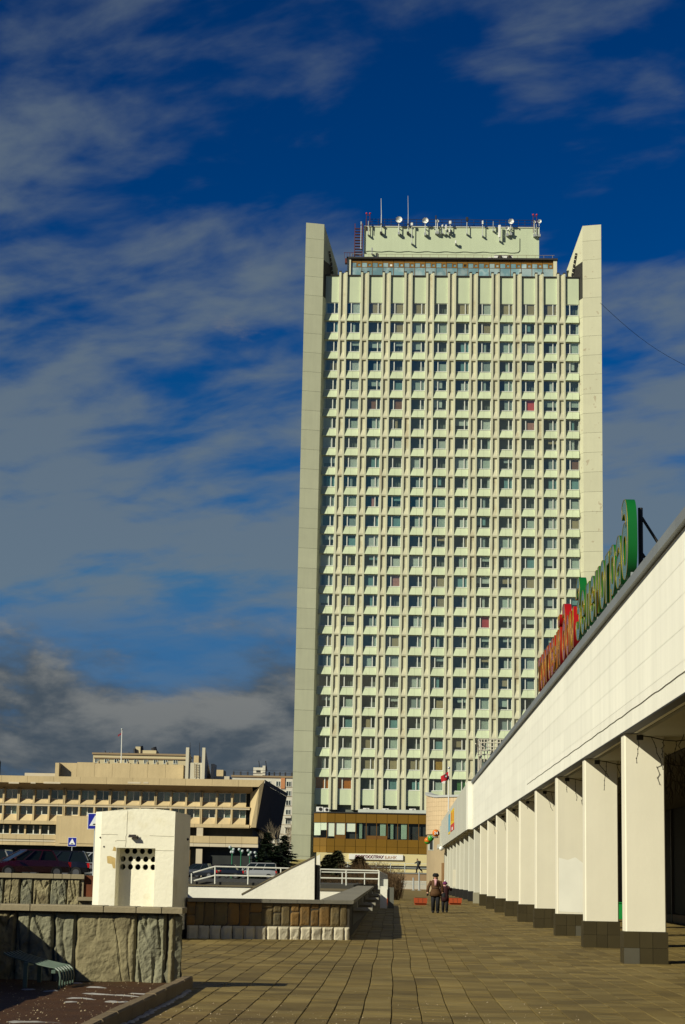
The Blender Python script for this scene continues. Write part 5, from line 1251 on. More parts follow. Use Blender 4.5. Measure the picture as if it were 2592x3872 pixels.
CURT = [mat('far_curtain_%d' % i, c, 0.9, 0.1, 2) for i, c in enumerate(((0.50, 0.54, 0.48), (0.34, 0.40, 0.36), (0.42, 0.38, 0.26)))]
ra = random.Random(9); col0 = -4; ncol = 22
for i in range(col0, ncol):
    x = xf0 + i*MODW
    if x < xs0+1 or x+MODW > xin_t+0.6: continue
    for (z, fm, pm, spm, zsp, h) in ((su, FU, PU, SPU, lu, hU), (sl, FL_, PL_, SPL, bl, hL)):
        w = inst('window', fm, ad, (x+0.46-LO[0], YO+1.0-LO[1], z-LO[2])); inst('pane', pm, w)
        q = ra.random()
        if q < 0.75:
            x0_, x1_ = ra.choice(((0.1, wd_*0.5), (wd_*0.55, wd_-0.1), (0.1, wd_-0.1), (wd_*0.3, wd_-0.1))); z0_ = ra.choice((0.1, 0.1, h*0.4))
            MB().box(x0_, x1_, 0.2, 0.22, z0_, h-0.1).build('curtain', ra.choice(CURT), w)
        inst('spandrel', spm, ad, (x+0.46-LO[0], YO-LO[1], zsp-LO[2]))
    dbl = (i % 3 == 0)
    for zz0, zz1 in ((lu, zu1+0.1), (bl, hl)):
        if dbl:
            MB().box(x-0.02, x+0.18, YO-0.15, YO+1.5, zz0, zz1).build('fin', BEI, ad, LO); MB().box(x+0.28, x+0.46, YO-0.15, YO+1.5, zz0, zz1).build('fin', BEI, ad, LO)
        else: MB().box(x+0.08, x+0.44, YO-0.1, YO+1.5, zz0, zz1).build('fin', BEI, ad, LO)
nb_ = 11; bw = (xin_t+0.7-xs0)/nb_
for i in range(nb_):
    a = xs0+i*bw+0.02; c = a+bw-0.04
    MB().box(a, c, YO-0.22, YO+1.5, ll+0.08, lu-0.02).build('ledge', BEI, ad, LO); MB().box(a, c, YO-0.12, YO+1.5, hl+0.02, ll+0.06).build('ledge', BEL, ad, LO)
    MB().box(a, c, YO-0.2, YO+1.4, bb, bl-0.02).build('band_stone', BEI, ad, LO)
# flared right end of the facade and its dark flank
def zc2(y, x=1000): return PY(*c2(x, y), YO).z
zt_e, zb_e = zc2(520), zc2(990)
xa = xin_t+0.65
MB().add([(xa, YO+1.0, zu1), (xe_t-0.75, YO-2.4, zf0-0.02), (xe_b-0.7, YO-0.6, zb_e), (xa, YO+1.0, bl)], [(0,1,2,3)]).add([(xa, YO+1.0, bl), (xe_b-0.7, YO-0.6, zb_e), (xa+0.2, YO-0.2, bb)], [(0,1,2)]).build('flared_cheek', BEI, ad, LO)
MB().add([(xe_t-0.74, YO-2.62, zf0), (xe_t+0.3, YO-2.62, zt_e), (xe_b+0.3, YO-0.75, zb_e), (xe_b-0.75, YO-0.75, zb_e), (xe_t-0.74, YO-2.2, zf0), (xe_t+0.3, YO-2.2, zt_e), (xe_b+0.3, YO-0.3, zb_e), (xe_b-0.75, YO-0.3, zb_e)],
         [(0,1,2,3), (7,6,5,4), (0,4,5,1), (1,5,6,2), (2,6,7,3), (3,7,4,0)]).build('end_rib', BEI, ad, LO)
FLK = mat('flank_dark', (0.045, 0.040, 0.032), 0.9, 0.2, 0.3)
qa = PY(*c2(1400, 650), 462.0); qb = PY(*c2(1322, 1045), 462.0)
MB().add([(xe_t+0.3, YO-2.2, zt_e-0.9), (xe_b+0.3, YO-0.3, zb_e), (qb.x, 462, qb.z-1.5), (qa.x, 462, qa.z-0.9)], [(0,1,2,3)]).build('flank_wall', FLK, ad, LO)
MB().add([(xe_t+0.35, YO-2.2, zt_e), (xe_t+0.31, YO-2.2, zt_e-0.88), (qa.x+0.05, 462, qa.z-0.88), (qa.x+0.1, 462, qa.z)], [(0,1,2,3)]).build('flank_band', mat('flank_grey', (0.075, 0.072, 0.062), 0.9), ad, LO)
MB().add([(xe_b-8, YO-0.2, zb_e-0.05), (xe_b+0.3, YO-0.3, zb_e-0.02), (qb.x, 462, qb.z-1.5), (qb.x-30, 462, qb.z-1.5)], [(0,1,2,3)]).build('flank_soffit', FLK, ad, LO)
# lower storeys: windows behind a blank beige bay, parapets, dark entrance
def c3z(y, Y=YO): return PY(*c3(300, y), Y).z
zL0, zL1 = c3z(325), c3z(222)
xbay0 = PY(*c3(690, 200), YO).x; xbay1 = PY(*c2(470, 960), YO).x
for i in range(14):
    x = xbay0-0.6-(i+1)*MODW*0.99
    if x < xs0: break
    w = MB().box(x+0.1, x+MODW-0.1, YO+1.05, YO+1.2, zL0, zL0+0.1).box(x+MODW*0.48, x+MODW*0.55, YO+1.05, YO+1.2, zL0+0.1, zL1).build('window', PVC, ad, LO)
    MB().box(x+0.1, x+MODW-0.1, YO+1.22, YO+1.24, zL0+0.1, zL1).build('pane', BRWIN, w, LO)
    MB().box(x-0.25, x+0.08, YO+0.9, YO+1.4, zL0, zL1).build('pier', BEI if i % 3 else BEL, ad, LO)
for j, (y0, y1, yy, m) in enumerate(((325, 385, -0.3, BEI), (388, 412, -0.15, BEL), (416, 455, -0.25, BEI))):
    za_, zb_ = c3z(y1), c3z(y0)
    for i in range(8):
        a = xs0+i*(xbay0-xs0)/8+0.02; c = xs0+(i+1)*(xbay0-xs0)/8-0.02; MB().box(a, c, YO+yy, YO+1.4, za_, zb_-0.02).build('parapet_stone', m, ad, LO)
MB().box(xbay0-0.2, xbay1-2.2, YO-0.9, YO+1.4, c3z(458), c3z(100)).build('blank_bay', BEI, ad, LO)
xp = PY(*c3(722, 200), YO).x
MB().box(xp, xbay1-3.4, YO-1.0, YO-0.91, c3z(425), c3z(130)).build('bay_panel', BEI, ad, LO)
for j, (y0, y1, m) in enumerate(((212, 282, BEI), (286, 318, BEL))):
    za_ = PY(*c5(400, y1), YO).z; zb_ = PY(*c5(400, y0), YO).z; a = PY(*c5(200, y0), YO).x; c = PY(*c5(855, y0), YO).x
    for i in range(5): MB().box(a-3+i*(c-a+3)/5+0.02, a-3+(i+1)*(c-a+3)/5-0.02, YO-0.4+0.1*j, YO+1.4, za_, zb_-0.02).build('parapet_stone', m, ad, LO)
a = PY(*c5(290, 170), YO).x
MB().box(a-0.9, a+0.4, YO-0.1, YO+1.5, PY(*c5(290, 212), YO).z, bb).build('pier', BEL, ad, LO); MB().box(a-0.9, a+0.4, YO-0.1, YO+1.5, 1.2, PY(*c5(290, 340), YO).z).build('pier', BEL, ad, LO)
MB().box(a-5, a-2.2, YO-0.1, YO+1.5, 1.2, PY(*c5(290, 350), YO).z).build('pier', BEI, ad, LO)
MB().box(a+0.6, a+1.4, YO-0.1, YO+0.5, 2, 3).build('notice', BEL, ad, LO)
# roof blocks
ya = 412.0
a = PY(*c1(590, 350), ya); c = PY(*c2(378, 365), ya); zb_ = zf1-0.2
nn_ = 7
for i in range(nn_):
    x0_ = a.x+(c.x-a.x)*i/nn_+0.02; x1_ = a.x+(c.x-a.x)*(i+1)/nn_-0.02
    MB().box(x0_, x1_, ya, ya+20, zb_, a.z+(0.35 if i in (1, 3) else 0)*0.5).build('attic_stone', BEI, ad, LO)
a2 = PY(*c1(550, 350), ya-2); MB().box(a2.x, PY(*c1(588, 350), ya-2).x, ya-2, ya+1, zb_, a2.z).build('attic_end', BEI, ad, LO)
a3 = PY(*c1(247, 450), ya+4); c3_ = PY(*c1(545, 455), ya+4); MB().box(a3.x, c3_.x, ya+4, ya+9, zb_, a3.z).build('attic_low', BEL, ad, LO)
YQ = 408.0
def q2(x, y, Y=YQ): return PY(*c2(x, y), Y)
PALEST = mat('pale_stair_tower', (0.58, 0.54, 0.42), 0.8, 0.06, 0.3)
MB().box(q2(402, 500).x, q2(585, 500).x, YQ, YQ+6, zb_, q2(500, 350).z).build('stair_tower', PALEST, ad, LO)
for xa_, xb_, yt in ((405, 436, 200), (566, 596, 202)):
    a, c = q2(xa_, yt), q2(xb_, yt)
    b = MB(); b.add([(a.x, YQ-0.3, zb_), (c.x, YQ-0.3, zb_), (c.x, YQ-0.3, a.z), (a.x, YQ-0.3, a.z), (a.x+0.9, YQ+9, zb_), (c.x+0.9, YQ+9, zb_), (c.x+0.9, YQ+9, a.z-7.5), (a.x+0.9, YQ+9, a.z-7.5)], [(0,1,2,3), (1,5,6,2), (5,4,7,6), (4,0,3,7), (3,2,6,7)])
    b.build('tower_fin', PALEST, ad, LO)
ld = MB()
for x in (486, 520): ld.cyl(q2(x, 355, YQ-0.3), q2(x, 500, YQ-0.3), 0.07, n=5)
for y in range(365, 500, 17): ld.cyl(q2(486, y, YQ-0.3), q2(520, y, YQ-0.3), 0.05, n=5)
ld.build('ladder', mat('ladder_tan', (0.35, 0.27, 0.15), 0.7), ad, LO)
MB().box(q2(638, 500).x, q2(668, 500).x, YQ+2, YQ+8, zb_, q2(650, 355).z).box(q2(638, 500).x, q2(820, 500).x, YQ+3, YQ+8, zb_, q2(700, 475).z).build('roof_shed', BEL, ad, LO)
MB().box(q2(672, 500, 425).x, q2(770, 500, 425).x, 425, 432, zb_, q2(720, 420, 425).z).box(q2(474, 500, 425).x, q2(522, 500, 425).x, 425, 430, zb_, q2(500, 280, 425).z).build('roof_shed', BEI, ad, LO)
for x, yt, yb in ((444, 150, 350), (538, 152, 350)): MB().cyl(q2(x, yb), q2(x, yt), 0.10, 0.05, 5).build('aerial', RAIL, ad, LO)
flag('small red flag on a thin pole above the beige office building', 415.0, c1, (1197, 480), (1208, 22), ((1204, 50), (1165, 78), (1170, 92), (1203, 72)), mat('flag_dark_red', (0.22, 0.03, 0.05), 0.7), 0.14, False, zb_)

# ------------------------------------------------------------------ distant apartment blocks
def block(name, label, Y, x0, x1, zt, zb, m, cols, fl_h, win, depth=14, wz=None, roofm=None, bands=()):
    t = root(name, ((x0+x1)/2, Y, zb), label, 'apartment block'); L_ = ((x0+x1)/2, Y, zb)
    w = MB().box(x0, x1, Y, Y+depth, zb, zt).build('wall', m, t, L_)
    MB().box(x0-0.3, x1+0.3, Y-0.3, Y+depth+0.3, zt, zt+0.5).build('roof_edge', roofm or BED, t, L_)
    ww, wh = win; fm = MB(); fm.box(0, ww, -0.12, 0.02, 0, 0.12).box(0, ww, -0.12, 0.02, wh-0.12, wh).box(0, 0.12, -0.12, 0.02, 0.12, wh-0.12).box(ww-0.12, ww, -0.12, 0.02, 0.12, wh-0.12).box(ww*0.55-0.07, ww*0.55+0.07, -0.12, 0.02, 0.12, wh-0.12)
    FM = fm.mesh('window_frame', PVC); PM_ = MB().box(0.05, ww-0.05, -0.06, -0.02, 0.05, wh-0.05).mesh('pane', mat('far_pane', (0.05, 0.06, 0.06), 0.15, 0.3, 0.4, 0.5, spec=0.6))
    r = 0; z = zt-1.0-wh
    while z > zb and r < 12:
        for cx_ in cols:
            q = inst('window', FM, t, (cx_-L_[0], 0, z-zb)); inst('pane', PM_, q)
        z -= fl_h; r += 1
    return t, L_
Yb2 = 560.0
ORA = mat('orange_panel', (0.52, 0.23, 0.10), 0.85, 0.06, 0.3); WPA = mat('white_panel', (0.60, 0.57, 0.48), 0.85, 0.08, 0.3)
def bx2(x, y=600): return PY(*c2(x, y), Yb2).x
zt2 = PY(*c2(1000, 492), Yb2).z
flh = 91*0.3827/FPX*Yb2
tB, LB2 = block('apartment_block', 'far orange and white panel apartment block between the beige building and the tower', Yb2, bx2(858), bx2(1490), zt2, 2.0, WPA, [bx2(1392), bx2(1290), bx2(1190), bx2(1090), bx2(990), bx2(890)], flh, (48*0.3827/FPX*Yb2, 52*0.3827/FPX*Yb2), 14)
zor = PY(*c2(1000, 600), Yb2).z
MB().box(bx2(858), bx2(1378), Yb2-0.25, Yb2-0.01, zor+3.1, zt2+0.1).box(bx2(1340), bx2(1380), Yb2-0.25, Yb2-0.01, zor, zor+3.08).build('orange_band', ORA, tB, LB2)
for i in range(1, 12):
    z = zt2-flh*i; MB().box(bx2(858), bx2(1490), Yb2-0.06, Yb2-0.01, z-0.06, z+0.06).build('panel_joint', BED, tB, LB2)
    MB().box(bx2(1383), bx2(1450), Yb2-0.9, Yb2-0.12, z-0.75, z-0.1).build('balcony', WPA, tB, LB2) if i > 3 else None
for x in (860, 930, 1000, 1075, 1215, 1265, 1320, 1375, 1440):
    MB().cyl((bx2(x), Yb2+3, zt2+0.5), (bx2(x), Yb2+3, zt2+1.7), 0.25, n=6).build('vent', RAIL, tB, LB2)
rl = MB()
for z in (1.2, 2.0): rl.cyl((bx2(860), Yb2+1, zt2+z), (bx2(1490), Yb2+1, zt2+z), 0.06, n=4)
rl.build('roof_rail', RAIL, tB, LB2)
hx0, hx1 = bx2(1058), bx2(1175); hz = PY(*c2(1100, 393), Yb2).z
MB().box(hx0, hx1, Yb2+2, Yb2+8, zt2+0.5, hz).box(bx2(1150), bx2(1178), Yb2+1.6, Yb2+8, zt2+0.5, PY(*c2(1100, 375), Yb2).z).build('lift_house', WPA, tB, LB2)
MB().box(bx2(1088), bx2(1128), Yb2+1.9, Yb2+1.98, PY(*c2(1100, 442), Yb2).z, PY(*c2(1100, 420), Yb2).z).build('lift_house_opening', DARK, tB, LB2)
for x, yt in ((1122, 330), (1190, 332)): MB().cyl((bx2(x), Yb2+4, hz-1), PY(*c2(x, yt), Yb2+4), 0.12, n=5).build('aerial', RAIL, tB, LB2)
Yc = 540.0
def bx1(x, y=300): return PY(*c1(x, y), Yc).x
def bx2c(x): return PY(*c2(x, 300), Yc).x
zt3 = PY(*c1(1100, 270), Yc).z
tC, LC2 = block('apartment_block', 'far cream apartment block rising behind the flat roof of the beige building', Yc, bx1(922), bx2c(404), zt3, 2.0, mat('cream_far', (0.56, 0.48, 0.30), 0.85, 0.06, 0.2), [bx1(940)+i*2.75 for i in range(9)], 8.5, (1.2, 1.3), 14, roofm=BED)
z = PY(*c1(1100, 305), Yc).z
MB().box(bx1(932), bx2c(404), Yc-0.3, Yc-0.01, z-0.15, z+0.15).build('panel_joint', BED, tC, LC2)
for i in range(8): MB().box(bx1(970)+i*2.75, bx1(970)+i*2.75+0.3, Yc-0.25, Yc-0.01, PY(*c1(1100, 360), Yc).z-0.5, PY(*c1(1100, 335), Yc).z).build('pier', BEI, tC, LC2)
a = bx1(1355); c = bx1(1535)
MB().box(a, c, Yc+2, Yc+8, zt3+0.5, PY(*c1(1400, 222), Yc).z).box(a-0.7, a+0.7, Yc+1.5, Yc+5, zt3+0.5, PY(*c1(1400, 188), Yc).z).build('lift_house', mat('cream_far', (0,0,0)), tC, LC2)
MB().cyl((bx1(1385), Yc+3, zt3+1), PY(*c1(1385, 192), Yc+3), 0.7, 0.9, 8).cyl((bx1(1520), Yc+3, zt3+1), PY(*c1(1520, 200), Yc+3), 0.7, 0.8, 8).cyl((bx1(1333), Yc+1, zt3), PY(*c1(1333, 210), Yc+1), 0.4, n=6).build('roof_vent', RAIL, tC, LC2)
for x in (1040, 1085, 1110, 1275): MB().cyl((bx1(x), Yc+3, zt3), PY(*c1(x, 245 if x != 1040 else 230), Yc+3), 0.12, n=5).build('aerial', RAIL, tC, LC2)
# dark edge of a tower at the far left of the picture
a = PY(*c1(8, 310), 430.0); a.x -= 0.3
tz = root('dark_tower_edge', (a.x-4, 430, 1.2), 'dark sliver of a tall building at the left edge above the beige roof', 'building')
MB().prism([(a.x-9, a.z-0.5), (a.x, a.z-0.6), (a.x, 1.2), (a.x-9, 1.2)], 430, 432, 'y').build('wall', FLK, tz, (a.x-4, 430, 1.2)); MB().prism([(a.x-9, a.z-0.5), (a.x-0.8, a.z+0.4), (a.x, a.z-0.55)], 430.5, 432, 'y').build('roof', DKM, tz, (a.x-4, 430, 1.2))

# ================================================================== parked cars
TYRE = mat('tyre', (0.012, 0.012, 0.012), 0.8); RIM = mat('rim', (0.25, 0.25, 0.26), 0.35, metal=0.8); CGL = mat('car_glass', (0.008, 0.012, 0.012), 0.08, 0, spec=0.3)
HLM = mat('headlamp', (0.55, 0.58, 0.6), 0.15, 0, spec=0.8); TLM = mat('tail_lamp', (0.45, 0.008, 0.01), 0.2, 0)
def car(label, x, y, z, rz, paint, kind='hatch', grp=None):
    t = root('parked_car', (x, y, z), label, 'car', grp or 'cars in the upper car park', rz)
    Lh = {'hatch': 1.95, 'sedan': 2.2, 'van': 2.25}[kind]; H = {'hatch': 1.50, 'sedan': 1.45, 'van': 1.75}[kind]
    def ring(xx, w, z0, z1, tw):      # cross section: lower body
        return [(xx, -w, z0), (xx, w, z0), (xx, w*1.02, z0+(z1-z0)*0.5), (xx, tw, z1), (xx, -tw, z1), (xx, -w*1.02, z0+(z1-z0)*0.5)]
    zb = 0.28; belt = 0.92 if kind != 'van' else 1.0
    nose = 0.62 if kind != 'van' else 0.75
    rear = belt-0.05
    secs = [(-Lh, 0.70, 0.42, rear-0.12, 0.66), (-Lh+0.12, 0.80, zb+0.04, rear, 0.76), (-Lh+0.7, 0.86, zb, belt, 0.82), (0.0, 0.87, zb, belt, 0.83), (Lh*0.42, 0.87, zb, belt-0.03, 0.82), (Lh*0.62, 0.86, zb, belt-0.10, 0.78), (Lh-0.25, 0.82, zb+0.02, nose+0.08, 0.70), (Lh, 0.66, 0.36, nose-0.06, 0.58)]
    MB().loft([ring(*s) for s in secs]).build('body', paint, t, smooth=False)
    back = {'hatch': -Lh+0.10, 'sedan': -Lh+0.75, 'van': -Lh+0.06}[kind]
    cab = [(back, 0.74, belt-0.02), (back+0.28, 0.62, H-0.04), (Lh*0.12, 0.62, H-0.02), (Lh*0.58, 0.74, belt-0.06)]
    if kind == 'van': cab = [(back, 0.78, belt-0.02), (back+0.12, 0.68, H-0.04), (Lh*0.30, 0.66, H-0.04), (Lh*0.66, 0.76, belt-0.08)]
    r0 = [(cab[0][0], -cab[0][1], cab[0][2]), (cab[0][0], cab[0][1], cab[0][2]), (cab[3][0], cab[3][1], cab[3][2]), (cab[3][0], -cab[3][1], cab[3][2])]
    r1 = [(cab[1][0], -cab[1][1], cab[1][2]), (cab[1][0], cab[1][1], cab[1][2]), (cab[2][0], cab[2][1], cab[2][2]), (cab[2][0], -cab[2][1], cab[2][2])]
    MB().loft([r0, r1]).build('windows', CGL, t)
    rr = [(p[0], p[1]*1.02, p[2]+0.004) for p in r1]; rt = [(p[0]*0.93, p[1]*0.9, H+0.03) for p in r1]
    MB().loft([rr, rt]).build('roof', paint, t)
    for sy in (-1, 1):
        b = MB()
        for u in (0.0, 0.38, 0.70):
            p = Vector((r0[0][0]+(r0[3][0]-r0[0][0])*u, sy*(0.76), belt)); q = Vector((r1[0][0]+(r1[3][0]-r1[0][0])*u, sy*0.635, H-0.03)); b.cyl(p, q, 0.045, n=4)
        p = Vector((r0[3][0], sy*0.75, belt-0.05)); q = Vector((r1[3][0], sy*0.63, H-0.02)); b.cyl(p, q, 0.04, n=4)
        b.build('pillar', paint, t)
        MB().ball((Lh*0.45, sy*0.98, belt+0.06), 0.10, 6, 5, 0.8, 1.0, 0.8).build('mirror', paint, t)
        for wx in (-Lh*0.62, Lh*0.62):
            w = MB().cyl((wx, sy*0.70, 0.31), (wx, sy*0.90, 0.31), 0.31, n=16).build('wheel', TYRE, t); MB().cyl((wx, sy*0.89, 0.31), (wx, sy*0.91, 0.31), 0.19, n=12).build('rim', RIM, w)
        MB().ball((Lh-0.10, sy*0.56, nose-0.02), 0.13, 8, 5, 0.8, 1.2, 0.75).build('headlight', HLM, t)
        MB().box(-Lh-0.01, -Lh+0.14, sy*0.70-0.09, sy*0.70+0.09, rear-0.28, rear-0.02).build('tail_light', TLM, t)
    MB().box(Lh-0.06, Lh+0.05, -0.62, 0.62, 0.36, 0.50).build('bumper', mat('bumper_dark', (0.02, 0.02, 0.02), 0.6), t)
    MB().box(-Lh-0.06, -Lh+0.04, -0.68, 0.68, 0.38, 0.54).build('bumper', MATS['bumper_dark'], t)
    return t
def paint(n, c): return mat('paint_'+n, c, 0.25, 0.0, 1, 0, spec=0.5, coat=0.6)
K = paint('black', (0.008, 0.008, 0.010)); KR = paint('dark_red', (0.026, 0.002, 0.003)); KG = paint('silver', (0.30, 0.31, 0.32)); KB = paint('dark_blue', (0.010, 0.013, 0.020)); KW = paint('white', (0.55, 0.55, 0.52)); KRD = paint('bright_red', (0.30, 0.01, 0.01))
G = 1.22
def cx3(x, Y): return PY(*c3(x, 600), Y).x
car('dark red car nearest the retaining wall, front end to the camera side', cx3(330, 105), 105.0, G, math.radians(-150), KR, 'sedan')
car('black hatchback in profile among the left cars', cx3(680, 112), 112.0, G, math.radians(183), K, 'hatch')
car('light grey car half hidden behind the white kiosk', cx3(1050, 118), 118.0, G, math.radians(178), KG, 'hatch')
car('dark car with a red tail lamp at the left picture edge', cx3(-130, 108), 108.0, G, math.radians(172), K, 'sedan')
def cx5(x, Y): return PY(*c5(x, 520), Y).x
car('silver van parked beyond the white railing', cx5(840, 215), 215.0, G, math.radians(180), KG, 'van', 'cars beyond the white railing')
car('black car left of the silver van', cx5(520, 205), 205.0, G, math.radians(175), K, 'sedan', 'cars beyond the white railing')
car('red topped car behind the black one', cx5(500, 222), 222.0, G, math.radians(185), KRD, 'sedan', 'cars beyond the white railing')
car('dark car beside the kiosk edge beyond the railing', cx5(265, 200), 200.0, G, math.radians(170), KB, 'sedan', 'cars beyond the white railing')
car('white car in the row behind the silver van', cx5(640, 250), 250.0, G, math.radians(182), KW, 'hatch', 'cars beyond the white railing')
car('maroon car second from the kiosk beyond the railing', cx5(360, 228), 228.0, G, math.radians(180), KR, 'hatch', 'cars beyond the white railing')

# ------------------------------------------------------------------ road signs
SBL = mat('sign_blue', (0.012, 0.02, 0.30), 0.4, 0.02, 2); SWH = mat('sign_face_white', (0.78, 0.80, 0.80), 0.4)
def road_sign(label, f, x0, x1, y0, y1, Y, ground):
    a = PY(*f(x0, y1), Y); c = PY(*f(x1, y0), Y); w = c.x-a.x; h = c.z-a.z
    t = root('road_sign', (a.x+w/2, Y, ground), label, 'road sign', 'blue road hump signs'); L_ = (a.x+w/2, Y, ground)
    MB().cyl((a.x+w/2, Y+0.06, ground), (a.x+w/2, Y+0.06, c.z-0.05), 0.035, n=8).build('pole', STEEL, t, L_)
    MB().cham(a.x, c.x, Y, Y+0.03, a.z, c.z, 0.01).build('plate', SWH, t, L_)
    MB().box(a.x+w*0.04, c.x-w*0.04, Y-0.008, Y-0.002, a.z+h*0.04, c.z-h*0.04).build('blue_field', SBL, t, L_)
    MB().prism([(a.x+w*0.13, a.z+h*0.22), (c.x-w*0.13, a.z+h*0.22), (a.x+w*0.5, a.z+h*0.88)], Y-0.016, Y-0.010, 'y').build('white_triangle', SWH, t, L_)
    MB().prism([(a.x+w*0.34, a.z+h*0.27), (c.x-w*0.34, a.z+h*0.27), (c.x-w*0.40, a.z+h*0.35), (a.x+w*0.40, a.z+h*0.35)], Y-0.022, Y-0.018, 'y').build('hump_symbol', DKM, t, L_)
road_sign('small blue square sign with a white triangle above the black hatchback', c3, 805, 912, 365, 472, 128.0, G)
road_sign('blue sign with a white triangle half hidden by the left edge of the kiosk', c3, 1038, 1225, 80, 268, 74.0, G)
# ------------------------------------------------------------------ globe lamps
LGN = mat('lamp_green', (0.01, 0.13, 0.06), 0.5); GLB = mat('lamp_globe', (0.42, 0.47, 0.47), 0.3)
Yl = 262.0
for k, (x, gl, lab) in enumerate(((595, ((577, 322), (612, 345), (590, 370), (606, 372)), 'green post with white globes, leftmost of the four'), (683, ((668, 345), (700, 362)), 'green globe lamp post second from the left'), (770, ((755, 355), (783, 376), (765, 398)), 'green globe lamp post third from the left'), (838, ((824, 376), (855, 398), (835, 410)), 'green globe lamp post nearest the dark spruces'))):
    p = PY(*c5(x, 480), Yl+k*8); t = root('globe_lamp_post', (p.x, Yl+k*8, G), lab, 'street lamp', 'green globe lamps before the beige building'); L_ = (p.x, Yl+k*8, G)
    zt_ = max(PY(*c5(a, b_), Yl+k*8).z for a, b_ in gl)
    MB().cyl((p.x, Yl+k*8, G), (p.x, Yl+k*8, zt_), 0.11, 0.07, 8).build('post', LGN, t, L_)
    for a, b_ in gl:
        q = PY(*c5(a, b_), Yl+k*8)
        MB().ball(q, 0.21, 10, 7).build('globe', GLB, t, L_, smooth=True)
        MB().cyl((p.x, Yl+k*8, q.z-0.4), (q.x, Yl+k*8, q.z-0.22), 0.05, n=5).build('arm', LGN, t, L_)

# ================================================================== vegetation
def needles_mat(): return mat('spruce_needles', (0.018, 0.034, 0.014), 0.8, 0.4, 1.2, 0.1)
def spruce(label, x, y, z0, h, rad, seed, nm='spruce_tree', m=None, dens=1.0, cat='tree'):
    r = random.Random(seed); t = root(nm, (x, y, z0), label, cat, None)
    MB().cyl((0, 0, 0), (0, 0, h*0.97), rad*0.06, 0.02, 7).build('trunk', mat('bark', (0.05, 0.035, 0.022), 0.9), t)
    b = MB(); n = int(80*dens)
    for i in range(n):
        v = (i+0.5)/n; z = h*(0.06+0.92*v); R = rad*(1-v)**0.85*(0.75+0.5*r.random())+0.06; a = r.random()*6.283
        nb = max(5, int(R*12))
        for s in range(nb):
            d = R*(s+1)/nb; droop = -0.22*d+0.05*d*d
            cxp, cyp, cz = d*math.cos(a), d*math.sin(a), z+droop
            for k in range(4):
                aa = a+r.uniform(-1.3, 1.3); ln = (0.20+0.22*r.random())*(1.1-0.3*s/nb)*(0.5+rad*0.35); wq = ln*0.28
                ex, ey, ez = cxp+ln*math.cos(aa), cyp+ln*math.sin(aa), cz-ln*r.uniform(-.15, 0.5)
                px_, py_ = -math.sin(aa)*wq, math.cos(aa)*wq
                b.add([(cxp+px_, cyp+py_, cz+0.02), (cxp-px_, cyp-py_, cz-0.03), (ex, ey, ez)], [(0,1,2)])
    b.build('crown', m or needles_mat(), t); return t
def cxs(x, Y): return PY(*c5(x, 450), Y).x
spruce('dark spruce left of the tall one near the tower wing', cxs(945, 268), 268, G, PY(*c5(950, 165), 268).z-G, 2.9, 1, dens=1.7)
spruce('dark spruce nearest the tower wing', cxs(1110, 264), 264, G, PY(*c5(1105, 195), 264).z-G, 2.9, 2, dens=1.7)
spruce('shorter dark spruce between its two neighbours', cxs(1030, 258), 258, G, PY(*c5(1030, 300), 258).z-G, 2.8, 3, dens=1.7)
spruce('low dark spruce at the left of the clump', cxs(885, 256), 256, G, PY(*c5(885, 330), 256).z-G, 2.2, 4, dens=1.6)
TH = mat('thuja_leaf', (0.045, 0.05, 0.018), 0.8, 0.4, 2, 0.1); BRS = mat('dry_twigs', (0.060, 0.034, 0.013), 0.9, 0.3, 3, 0.2)
def cx6(x, Y): return PY(*c6(x, 280), Y).x
spruce('pointed dark conifer below the bank podium, the taller of two', cx6(362, 150), 150, G, PY(*c6(362, 95), 150).z-G, 1.25, 11, 'conifer_shrub', TH, 2.2, 'shrub')
spruce('rounder dark conifer beside the tall white wedge end', cx6(268, 152), 152, G, PY(*c6(268, 138), 152).z-G, 1.5, 12, 'conifer_shrub', TH, 2.2, 'shrub')
spruce('brownish conifer in front of the bank sign', cx6(600, 148), 148, G, PY(*c6(600, 160), 148).z-G, 1.4, 13, 'conifer_shrub', mat('brown_conifer', (0.085, 0.055, 0.022), 0.85, 0.4, 2, 0.1), 2.0, 'shrub')
def bare_shrub(label, x, y, z0, h, rad, cnt, seed, m=None, thick=0.012):
    r = random.Random(seed); b = MB()
    for i in range(cnt):
        a = r.random()*6.283; rr = rad*math.sqrt(r.random()); x0_, y0_ = 0.6*rr*math.cos(a), 0.6*rr*math.sin(a); hh = h*(0.55+0.5*r.random())
        p = Vector((x0_, y0_, 0)); q = Vector((rr*math.cos(a), rr*math.sin(a), hh)); mid = p.lerp(q, 0.5)+Vector((r.uniform(-.08, .08), r.uniform(-.08, .08), 0))
        b.cyl(p, mid, thick, thick*0.8, 3, False); b.cyl(mid, q, thick*0.8, thick*0.3, 3, False)
        for k in range(4):
            s = mid.lerp(q, r.random()); e = s+Vector((r.uniform(-.25, .25), r.uniform(-.25, .25), r.uniform(.1, .4)))*h*0.5; b.cyl(s, e, thick*0.5, thick*0.25, 3, False)
    o = b.build('bare_shrub', m or BRS, None, (0, 0, 0), (x, y, z0)); return tag(o, label, 'shrub', 'leafless brown shrubs by the plaza')
